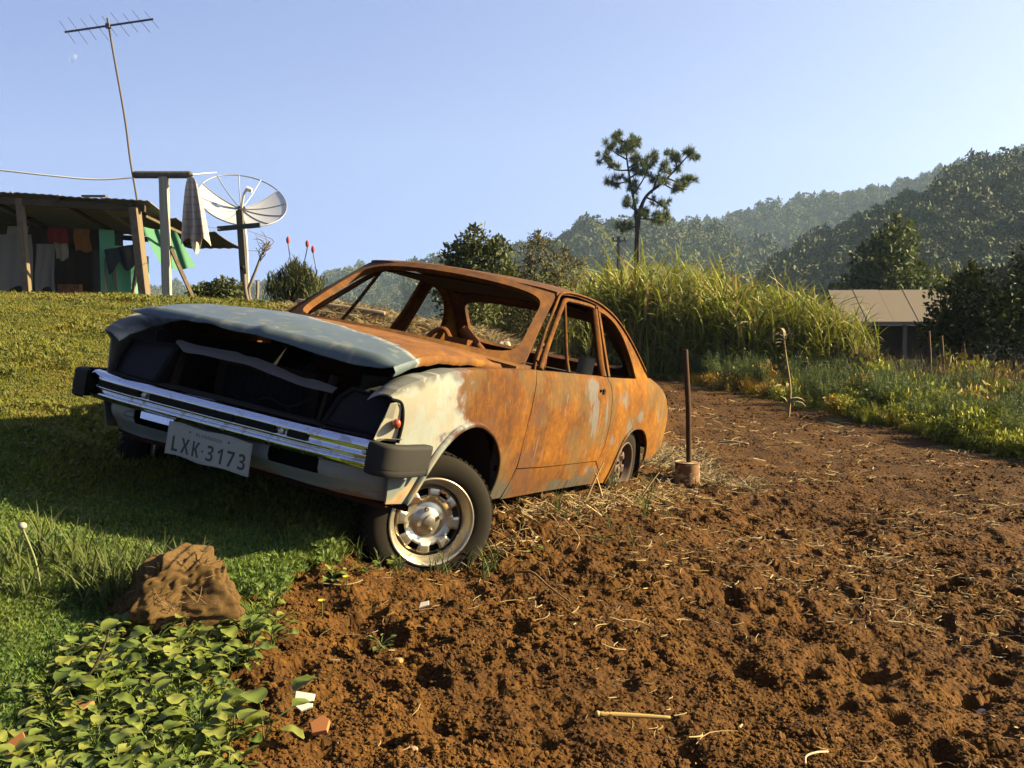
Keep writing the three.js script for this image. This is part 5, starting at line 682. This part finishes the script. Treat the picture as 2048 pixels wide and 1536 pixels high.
// ---------------------------------------------------------------- lawn
{
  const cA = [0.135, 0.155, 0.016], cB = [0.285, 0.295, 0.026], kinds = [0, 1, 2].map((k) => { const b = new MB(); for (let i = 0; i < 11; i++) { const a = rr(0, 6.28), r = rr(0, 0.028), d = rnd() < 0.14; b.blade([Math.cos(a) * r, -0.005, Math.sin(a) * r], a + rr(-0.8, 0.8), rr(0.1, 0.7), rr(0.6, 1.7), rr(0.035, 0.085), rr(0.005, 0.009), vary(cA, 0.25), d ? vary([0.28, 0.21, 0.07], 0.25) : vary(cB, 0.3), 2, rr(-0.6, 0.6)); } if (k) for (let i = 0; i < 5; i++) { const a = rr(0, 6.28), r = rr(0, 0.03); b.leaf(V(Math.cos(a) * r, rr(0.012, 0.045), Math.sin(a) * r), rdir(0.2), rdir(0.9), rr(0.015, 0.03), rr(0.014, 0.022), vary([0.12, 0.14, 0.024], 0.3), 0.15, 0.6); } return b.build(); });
  const lists = [[], [], []];
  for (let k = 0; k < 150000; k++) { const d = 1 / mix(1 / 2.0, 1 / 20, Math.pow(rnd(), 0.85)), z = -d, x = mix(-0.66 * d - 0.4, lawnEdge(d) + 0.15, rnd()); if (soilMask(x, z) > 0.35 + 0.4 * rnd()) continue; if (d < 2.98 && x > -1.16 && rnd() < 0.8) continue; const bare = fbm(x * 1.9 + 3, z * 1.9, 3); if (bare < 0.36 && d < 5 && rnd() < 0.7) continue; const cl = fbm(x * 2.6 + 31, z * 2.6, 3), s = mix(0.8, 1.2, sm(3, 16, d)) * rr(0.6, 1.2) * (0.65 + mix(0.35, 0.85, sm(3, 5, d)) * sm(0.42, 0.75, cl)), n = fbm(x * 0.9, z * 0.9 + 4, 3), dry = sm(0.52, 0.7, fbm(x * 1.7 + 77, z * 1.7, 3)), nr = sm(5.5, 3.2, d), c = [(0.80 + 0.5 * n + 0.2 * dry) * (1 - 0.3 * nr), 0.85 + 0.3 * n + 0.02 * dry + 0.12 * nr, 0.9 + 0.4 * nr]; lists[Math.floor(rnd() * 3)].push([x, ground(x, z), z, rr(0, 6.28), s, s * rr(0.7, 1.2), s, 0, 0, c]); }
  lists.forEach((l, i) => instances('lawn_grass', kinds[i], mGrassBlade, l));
  // longer blades where the shade of the car ends
  const b = new MB(); for (let i = 0; i < 9; i++) { const a = rr(0, 6.28); b.blade([rr(-0.03, 0.03), 0, rr(-0.03, 0.03)], a, rr(0.1, 0.5), rr(0.7, 1.5), rr(0.12, 0.24), 0.009, vary([0.07, 0.095, 0.018], 0.2), vary([0.12, 0.15, 0.028], 0.2), 4, rr(-0.5, 0.5)); } const g = b.build(), l = [];
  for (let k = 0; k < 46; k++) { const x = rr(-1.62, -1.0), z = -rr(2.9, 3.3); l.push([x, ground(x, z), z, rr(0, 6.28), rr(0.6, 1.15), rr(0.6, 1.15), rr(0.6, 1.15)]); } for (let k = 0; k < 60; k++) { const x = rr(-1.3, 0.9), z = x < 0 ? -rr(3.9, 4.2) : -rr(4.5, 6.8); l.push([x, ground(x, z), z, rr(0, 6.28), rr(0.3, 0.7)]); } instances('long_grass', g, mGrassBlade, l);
}
// ---------------------------------------------------------------- crumbs and clods of earth
{
  const kinds = [0, 1, 2, 3].map((k) => { const g = mergeVertices(new THREE.IcosahedronGeometry(1, 3).deleteAttribute('uv').deleteAttribute('normal')), p = g.attributes.position; for (let i = 0; i < p.count; i++) { const x = p.getX(i), y = p.getY(i), z = p.getZ(i), n = 0.30 + 1.0 * fbm(x * 1.5 + k * 7, y * 1.5 + z * 1.9, 3) + 0.55 * fbm(x * 5 + k, y * 5 + z * 4.1, 2); p.setXYZ(i, x * n, y * n * 0.8, z * n); } g.computeVertexNormals(); return g; });
  const m = mat(1, 1, 1, 0.97, 0, { flatShading: true }), lists = [[], [], [], []];
  for (let k = 0; k < 170000; k++) { const d = 1 / mix(1 / 1.95, 1 / 23, rnd()), z = -d, x = mix(-1.4, 0.62 * d + 0.6, rnd()); const sMask = soilMask(x, z); if (sMask < 0.5) continue; const cl = fbm(x * 2.4 + 11, z * 2.4, 3); if (cl < 0.45 && rnd() < 0.45) continue; let s = 0.0016 + 0.0046 * Math.pow(rnd(), 2.4) * (0.4 + cl * 1.4); if (rnd() < 0.022 * sm(0.42, 0.6, cl)) s = rr(0.006, 0.015) * (0.5 + cl); s *= mix(1, 3.0, sm(3, 20, d)); s = Math.min(s, 0.026); const kc = rr(0.8, 1.2), c = soilRGB(x, z).map((v) => v * kc); lists[k & 3].push([x, ground(x, z) + s * 0.25, z, rr(0, 6.28), s * rr(0.8, 1.3), s * rr(0.7, 1.1), s * rr(0.8, 1.3), rr(-0.5, 0.5), rr(-0.5, 0.5), c]); }
  lists.forEach((l, i) => instances('soil_clods', kinds[i], m, l));
}
// ---------------------------------------------------------------- straw and chaff lying on the soil
{
  const mk = (L, w, bend) => { const b = new MB(); const N = 4; let prev = null; for (let i = 0; i <= N; i++) { const t = i / N, x = (t - 0.5) * L, z = bend * Math.sin(t * 3.14), c = [1, 1, 1], ww = w * (0.6 + 0.4 * Math.sin(t * 3.14)); const q = [b.v(x, 0, z - ww, c), b.v(x, w * 0.9, z, c), b.v(x, 0, z + ww, c)]; if (prev) b.i.push(prev[0], q[0], prev[1], q[0], q[1], prev[1], prev[1], q[1], prev[2], q[1], q[2], prev[2]); prev = q; } return b.build(); };
  const kinds = [mk(0.06, 0.0022, 0.006), mk(0.09, 0.003, 0.018), mk(0.035, 0.004, 0.002), mk(0.14, 0.002, 0.03)], lists = [[], [], [], []], cols = [[0.24, 0.165, 0.07], [0.30, 0.22, 0.10], [0.17, 0.105, 0.042], [0.36, 0.28, 0.15]];
  for (let k = 0; k < 15000; k++) { const d = 1 / mix(1 / 2.0, 1 / 21, Math.pow(rnd(), 0.7)), z = -d, x = mix(-0.9, 0.6 * d + 0.5, rnd()); if (soilMask(x, z) < 0.5) continue; const p = mix(0.05, 1, sm(2.5, 5.4, d + (x - 0.5) * 0.6)) * sm(0.3, 0.62, fbm(x * 1.1 + 20, z * 1.1, 3)) * 1.1; if (rnd() > p) continue; const s = rr(0.5, 1.3) * mix(0.9, 2.2, sm(4, 15, d)), i = Math.floor(rnd() * 4); lists[i].push([x, ground(x, z) + 0.006, z, rr(0, 6.28), s, s * rr(0.8, 1.4), s, rr(-0.12, 0.12), rr(-0.35, 0.35), vary(cols[Math.floor(rnd() * 4)], 0.25)]); }
  // rooty straw along the sill and round the front wheel
  for (let k = 0; k < 900; k++) { const f = rnd(), x = mix(-0.15, 1.05, f) + rr(-0.12, 0.12) + (rnd() < 0.35 ? rr(0, 0.2) : 0), z = -mix(4.35, 6.6, f) + rr(-0.05, 0.28); const s = rr(0.5, 1.6), i = Math.floor(rnd() * 4); lists[i].push([x, ground(x, z) + 0.01, z, rr(0, 6.28), s, s, s, rr(-0.4, 0.4), rr(-0.7, 0.7), vary(cols[Math.floor(rnd() * 4)], 0.25)]); }
  lists.forEach((l, i) => instances('straw_litter', kinds[i], mat(1, 1, 1, 0.85), l));
}
// ---------------------------------------------------------------- single things on the soil and in the weeds
const gp = (x, z, up = 0) => [x, ground(x, z) + up, z];
const mStraw = mat(0.50, 0.34, 0.10, 0.6);
{ const x = 0.36, z = -2.92, t = thing('cane_stick', 'smooth yellow cane lying on the bare soil in front', 'stick', gp(x, z, 0.03), 0.04); part('cane', tube([[-0.105, 0.006, 0], [0, 0.002, 0.004], [0.115, -0.004, 0.012]], (k) => mix(0.0085, 0.0055, k), 10), mStraw, t); part('node', new THREE.SphereGeometry(0.0105, 10, 8).scale(0.9, 1, 1).translate(-0.103, 0.006, 0), mStraw, t); }
single('twig', tube([[-0.12, 0.0, 0.1], [-0.02, 0.012, 0.02], [0.10, 0.0, -0.06]].map((p) => [-p[0], p[1], p[2]]), 0.0035, 6), mat(0.24, 0.15, 0.06, 0.9), 'thin brown twig near the bottom edge of the picture', 'twig', gp(-0.16, -2.36, 0.018), 0.1);
single('curled_straw', tube([[-0.05, 0, 0.03], [-0.04, 0.012, 0.012], [0, 0.016, 0.0], [0.045, 0.01, -0.01]], 0.0035, 6), mat(0.55, 0.42, 0.25, 0.7), 'curled pale straw lying on soil right of the cane', 'straw', gp(0.92, -2.93, 0.012), 0.2);
single('pale_stick', tube([[-0.16, 0, 0], [0, 0.02, 0.01], [0.17, 0, 0.03]], 0.012, 7), mat(0.46, 0.36, 0.20, 0.8), 'longest pale stalk on the soil right of the rammer', 'stick', gp(2.45, -11.0, 0.02), -0.3);
single('root', tube([[0, 0, 0], [0.06, 0.02, 0.08], [0.12, 0.0, 0.20], [0.20, -0.02, 0.36]], (k) => mix(0.006, 0.003, k), 6), mat(0.22, 0.14, 0.06, 0.9), 'long thin root trailing down the soil bank right of the front wheel', 'root', gp(0.02, -4.05, 0.02));
{ // shards
  const shard = (pts, th, m, name, label, cat, pos, e) => { const g = new THREE.ExtrudeGeometry(new THREE.Shape(pts.map((p) => new THREE.Vector2(...p))), { depth: th, bevelEnabled: true, bevelSize: 0.0012, bevelThickness: 0.0012, bevelSegments: 2 }); g.rotateX(-Math.PI / 2); const o = single(name, g, m, label, cat, pos); o.rotation.set(...e); return o; };
  const mW = mat(0.70, 0.67, 0.60, 0.3), mT = mat(0.42, 0.17, 0.06, 0.85), mT2 = mat(0.36, 0.18, 0.08, 0.9);
  shard([[-0.028, -0.012], [-0.012, -0.034], [0.016, -0.030], [0.030, 0.004], [-0.016, 0.026]], 0.006, mW, 'tile_shard', 'white glazed tile shard on the soil', 'shard', gp(-0.565, -2.64, 0.034), [0.7, 0.3, -0.05]);
  shard([[-0.022, -0.016], [0.012, -0.024], [0.026, 0.002], [0.014, 0.024], [-0.020, 0.016]], 0.012, mT, 'clay_shard', 'orange clay shard below the white tile', 'shard', gp(-0.49, -2.48, 0.022), [0.5, 0.4, 0.1]);
  shard([[-0.04, -0.02], [0.02, -0.03], [0.045, 0.005], [0.01, 0.03], [-0.035, 0.02]], 0.014, mT2, 'clay_shard', 'orange clay shard among grass at lower left', 'shard', gp(-1.07, -2.38, 0.012), [0.3, 0.2, 0.1]);
  shard([[-0.03, -0.03], [0.02, -0.04], [0.035, 0.02], [-0.01, 0.03]], 0.02, mT, 'clay_shard', 'broken orange brick piece in the bottom left corner', 'shard', gp(-1.1, -2.15, 0.01), [0.4, 0.9, 0.2]);
  shard([[-0.012, -0.03], [0.012, -0.028], [0.014, 0.02], [-0.01, 0.028]], 0.012, mT, 'clay_shard', 'small red clay shard upright left of the sod', 'shard', gp(-0.98, -2.78, 0.02), [1.1, 0.2, 0.1]);
  shard([[-0.02, -0.006], [0.015, -0.012], [0.022, 0.004], [-0.006, 0.012]], 0.005, mat(0.62, 0.55, 0.46, 0.8), 'pale_chip', 'pale chip on the bank below the front wheel', 'chip', gp(-0.32, -3.55, 0.012), [0.5, 0.5, 0.1]);
  const peb = (r, m, l, x, z) => { const g = new THREE.IcosahedronGeometry(r, 2), p = g.attributes.position; for (let i = 0; i < p.count; i++) { const k = 0.8 + 0.4 * vn(p.getX(i) / r * 2 + x * 30, p.getZ(i) / r * 2 + p.getY(i) / r); p.setXYZ(i, p.getX(i) * k, p.getY(i) * k * 0.65, p.getZ(i) * k); } g.computeVertexNormals(); single('pebble', g, m, l, 'pebble', gp(x, z, r * 0.45)); };
  peb(0.015, mat(0.36, 0.22, 0.08, 0.8), 'tan pebble on the soil below the front wheel', -0.355, -3.05); peb(0.011, mat(0.42, 0.30, 0.16, 0.8), 'left of two small tan pebbles low on the soil', -0.29, -2.52); peb(0.011, mat(0.45, 0.30, 0.18, 0.8), 'right of two small tan pebbles low on the soil', -0.255, -2.51); peb(0.010, mat(0.62, 0.52, 0.22, 0.7), 'pale yellow pebble near the bottom edge', -0.185, -2.2); peb(0.017, mat(0.5, 0.45, 0.34, 0.8), 'white stone at the right edge of the soil', 1.72, -3.55);
}
{ // upturned sod
  const x = -1.03, z = -2.98, y = ground(x, z), t = thing('sod_block', 'upturned block of earth with roots in the grass', 'sod', [x, y, z], 0.5); const g = new THREE.BoxGeometry(0.27, 0.29, 0.24, 44, 44, 40), p = g.attributes.position; for (let i = 0; i < p.count; i++) { let X = p.getX(i), Y = p.getY(i), Z = p.getZ(i); const k = 1 - 0.34 * ((X / 0.135) ** 2 + (Y / 0.145) ** 2 + (Z / 0.12) ** 2) / 3, n = (fbm(X * 9 + Z * 7 + 4, Y * 9 + Z * 6, 4) - 0.5) * 0.13 + (worley(X * 34 + Z * 20, Y * 34 + Z * 11) - 0.5) * -0.012 + (fbm(X * 60 + Z * 40, Y * 60, 2) - 0.5) * 0.030; const L = Math.hypot(X, Y, Z); const fl = 1 + 2.4 * Math.max(0, 0.06 - Y); X = X * k * (1 + n / L) * fl * 1.15 + 0.25 * Y; Z *= k * (1 + n / L) * fl; Y = Y * k * (1 + n / L); p.setXYZ(i, X, Y + 0.085, Z); } g.computeVertexNormals();
  part('earth', g, mat(0.145, 0.088, 0.034, 0.97, 0, { map: soilTex }), t); const rt = []; for (let i = 0; i < 40; i++) { const a = rr(0, 6.28), yy = rr(0.0, 0.16), r = 0.125; const q = (k, s) => [Math.cos(a + k) * r * s, yy + rr(-0.04, 0.04), Math.sin(a + k) * r * s]; rt.push(tube([q(0, 0.95), q(0.25, 1.12), q(0.5, 1.0)], 0.0011, 4, true, 4)); } part('roots', merge(rt), mat(0.20, 0.13, 0.06, 0.9), t).userData.kind = 'stuff';
  const b = new MB(); for (let i = 0; i < 50; i++) b.blade([rr(-0.07, 0.11), 0.19, rr(-0.08, 0.08)], rr(0, 6.28), rr(0.3, 1.0), rr(1.2, 2.0), rr(0.03, 0.09), 0.005, vary([0.05, 0.055, 0.014], 0.3), vary([0.16, 0.13, 0.05], 0.3), 2); part('turf', b.build(), mGrassBlade, t).userData.kind = 'stuff';
}
// seed head
{ const x = -1.49, z = -3.0, y = ground(x, z), t = thing('seed_head', 'white round seed head on a thin stalk at the left', 'seed head', [x, y, z]); part('stalk', tube([[0.05, 0, 0], [0.035, 0.10, 0], [0, 0.20, 0]], 0.0035, 6), mat(0.20, 0.22, 0.10, 0.8), t); part('head', new THREE.SphereGeometry(0.013, 14, 10).scale(1, 0.85, 1).translate(0, 0.208, 0), mat(0.40, 0.37, 0.29, 0.95), t); }
// ---------------------------------------------------------------- broad-leaved weeds, each leaf a piece of its own
{
  const leafGeo = [0, 1, 2].map((k) => { const P = [], n = 6, m = 4; for (let i = 0; i <= n; i++) { const t = i / n, wd = [0.80, 0.60, 0.92][k] * Math.pow(Math.sin(Math.PI * Math.pow(t, [0.95, 0.85, 1.15][k]) * 0.97 + 0.04), 0.6), row = []; for (let j = 0; j <= m; j++) { const s = j / m * 2 - 1; row.push([s * wd * 0.5, 0.13 * s * s * wd + 0.10 * Math.sin(t * 2.6) - 0.16 * t * t + 0.03 * Math.sin(i * 2 + j), t]); } P.push(row); } const pos = [], idx = []; for (const r of P) for (const q of r) pos.push(...q); for (let i = 0; i < n; i++) for (let j = 0; j < m; j++) { const a = i * (m + 1) + j, b = a + m + 1; idx.push(a, b, a + 1, b, b + 1, a + 1); } return geo(pos, idx); });
  const leafMats = [[0.14, 0.185, 0.026], [0.18, 0.215, 0.034], [0.10, 0.145, 0.022], [0.22, 0.24, 0.044]].map((c) => new THREE.MeshPhysicalMaterial({ color: col(...c), roughness: 0.55, transmission: 0.25, thickness: 0, side: THREE.DoubleSide, specularIntensity: 0.4 }));
  const weed = (x, z, n, r, kind, label, group) => { const t = thing('leafy_weed', label, 'weed', gp(x, z, 0), rr(0, 6.28), group), st = []; for (let i = 0; i < n; i++) { const a = i * 2.4 + rr(-0.4, 0.4), h = rr(0.016, 0.072) * r / 0.05, d = rr(0.01, 0.065) * r / 0.05, o = part('leaf', leafGeo[kind], leafMats[Math.floor(rnd() * 4)], t), s = r * rr(0.6, 1.25); o.position.set(Math.cos(a) * d, h, Math.sin(a) * d); o.rotation.set(rr(-0.55, 0.15), Math.PI / 2 - a, rr(-0.3, 0.3), 'YXZ'); o.scale.set(s * rr(0.65, 1.25), s, s * rr(0.85, 1.2)); st.push(tube([[0, -0.01, 0], [Math.cos(a) * d * 0.3, h * 0.7, Math.sin(a) * d * 0.3], [Math.cos(a) * d, h, Math.sin(a) * d]], 0.0016, 4, true, 4)); } part('stem', merge(st), leafMats[2], t); return t; };
  const spots = []; // dense patch at lower left: x, z
  for (let k = 0; k < 400 && spots.length < 88; k++) { const z = -rr(1.95, 2.95), x = rr(-0.34, 0.12) + curveAt([1.95, 2.3, 2.7, 2.95], [-0.72, -0.78, -0.86, -0.80], -z); if (spots.every(([a, b]) => Math.hypot(a - x, b - z) > 0.055)) spots.push([x, z]); }
  spots.forEach(([x, z], i) => weed(x, z, 11 + (i % 5), rr(0.032, 0.052), i % 3, 'broad-leaved weed in the thick patch at the lower left', 'weeds in the lower left patch'));
  [[-0.66, -3.62, 16, 0.035, 2, 'yellow-green crinkled weed left of the front wheel'], [-0.56, -3.75, 12, 0.03, 0, 'small weed beside the crinkled weed left of the wheel'], [-0.47, -3.97, 14, 0.026, 2, 'bright green weed touching the front tyre'], [-0.42, -3.12, 9, 0.028, 1, 'lone dark green weed on the soil below the wheel'], [-0.80, -3.28, 12, 0.042, 0, 'green weed just right of the sod block'], [-0.74, -3.05, 12, 0.04, 2, 'spreading weed between sod block and soil'], [-1.13, -2.86, 12, 0.042, 0, 'green weed at the foot of the sod, left side'], [-0.93, -2.80, 12, 0.045, 1, 'green weed at the foot of the sod, right side'], [-0.62, -2.42, 6, 0.075, 0, 'weed with one big round leaf beside the soil'], [-1.12, -2.05, 7, 0.08, 0, 'large round-leaved weed at the bottom left'], [0.42, -4.55, 8, 0.03, 1, 'small yellow-green weed under the door sill'], [0.10, -4.33, 8, 0.028, 1, 'small weed at the foot of the sill behind the front wheel'], [-0.28, -2.05, 7, 0.045, 1, 'blade-leaved weed at the bottom edge on the soil']].forEach((w) => weed(...w));
  for (const [x, z, l] of [[-0.64, -3.30, 'yellow dandelion flower beside the weeds'], [-0.60, -3.56, 'smaller yellow flower on the crinkled weed']]) { const t = thing('yellow_flower', l, 'flower', gp(x, z, 0)); part('stalk', rod([0, 0, 0], [0, 0.05, 0], 0.002), leafMats[2], t); const pt = new MB(); for (let i = 0; i < 22; i++) pt.blade([0, 0.05, 0], i * 0.286, 1.1, 1.5, 0.017, 0.006, [0.65, 0.42, 0.01], [0.7, 0.5, 0.02], 2); part('petals', pt.build(), mDry, t); }
}
// ---------------------------------------------------------------- rammer standing in the field
{
  const x = 1.31, z = -7.4, y = ground(x, z), t = thing('earth_rammer', 'earth rammer with rusty tin head and wooden handle standing upright', 'rammer', [x, y - 0.02, z]);
  const tin = dataTex(256, 128, (u, v) => { const n = fbm(u * 14, v * 9, 4), k = sm(0.50, 0.62, fbm(u * 9 + 4, v * 6, 3)); return blend3(blend3([0.10, 0.04, 0.012], [0.25, 0.11, 0.02], n), [0.55, 0.42, 0.20], k * 0.85); }, true), mTin = new THREE.MeshStandardMaterial({ map: tin, roughness: 0.85, side: THREE.DoubleSide });
  const head = part('head', new THREE.CylinderGeometry(0.091, 0.094, 0.19, 40, 4).translate(0, 0.085, 0), mTin, t); part('rim', new THREE.TorusGeometry(0.092, 0.005, 6, 40).rotateX(Math.PI / 2).translate(0, 0.18, 0), mTin, head); const P = [[0.012, 0.16, 0], [0.0, 0.6, 0.0], [-0.028, 1.02, 0]]; part('handle', tube(P, 0.021, 8), wood(0.075, 0.042, 0.022), t);
}
// dry stalks against the sill and by the lawn
[[0.40, -5.42, 0.20, 0.10, 'pale dry stalk leaning on the sill below the door'], [0.52, -5.60, 0.16, -0.05, 'shorter pale stalk right of the one leaning on the sill'], [0.78, -6.05, 0.15, 0.12, 'pale stalk standing in front of the rear wheel']].forEach(([x, z, h, k, l]) => single('dry_stalk', tube([[0, -0.02, 0], [k * 0.5, h * 0.5, 0.01], [k, h, 0]], (t) => mix(0.008, 0.004, t), 6), mat(0.40, 0.30, 0.15, 0.85), l, 'stalk', gp(x, z), 0, 'dry stalks by the car'));
single('bent_stem', tube([[0, 0, 0], [0.015, 0.06, 0.0], [0.05, 0.12, -0.01], [0.075, 0.19, -0.02]], (t) => mix(0.0042, 0.0025, t), 6), mat(0.06, 0.05, 0.022, 0.8), 'dark bent stem rising from the grass at the lower left', 'stem', gp(-1.08, -2.42));
single('stick', tube([[-0.05, 0.01, 0], [0, 0.014, 0.004], [0.05, 0.01, 0.01]], 0.0045, 6), mat(0.34, 0.22, 0.10, 0.85), 'short tan stick crossing the dark bent stem', 'stick', gp(-1.07, -2.47, 0.02), -0.2);
// faint day moon
{ const g = new THREE.SphereGeometry(1.38, 24, 16, -0.2, 2.5).rotateZ(-0.6); const o = single('moon', g, new THREE.MeshStandardMaterial({ color: col(0.7, 0.72, 0.78), roughness: 1, transparent: true, opacity: 0.13, side: THREE.FrontSide }), 'faint pale moon in the blue sky left of the mast', 'moon', [-128.4, 73.2, -300]); }
// pale can left inside the car, on the rear shelf
{ car.updateMatrixWorld(); const p = car.localToWorld(V(2.22, 0.857, 0.42)), t = thing('pale_can', 'dented pale tin can standing inside the car behind the door window', 'can', [p.x, p.y, p.z]); t.quaternion.copy(car.quaternion); const m = mat(0.26, 0.22, 0.14, 0.8); part('body', new THREE.CylinderGeometry(0.055, 0.052, 0.11, 24).translate(0, 0.055, 0), m, t); part('rim', new THREE.TorusGeometry(0.055, 0.004, 6, 24).rotateX(Math.PI / 2).translate(0, 0.11, 0), m, t); }
scene.fog = new THREE.FogExp2(new THREE.Color().setRGB(0.55, 0.76, 1.0), 0.00017);
// every dielectric base colour above is written on one common scale; bring them all to real-world albedo (foliage near 0.1, soil near 0.06)
{ const seen = new Set(); scene.traverse((o) => { const m = o.material; if (m && m.color && !seen.has(m)) { seen.add(m); if (!(m.metalness > 0.5)) m.color.multiplyScalar(0.6); } }); }
scene.traverse((o) => { if (o.isMesh) { o.castShadow = true; o.receiveShadow = true; } });
renderer.render(scene, camera);
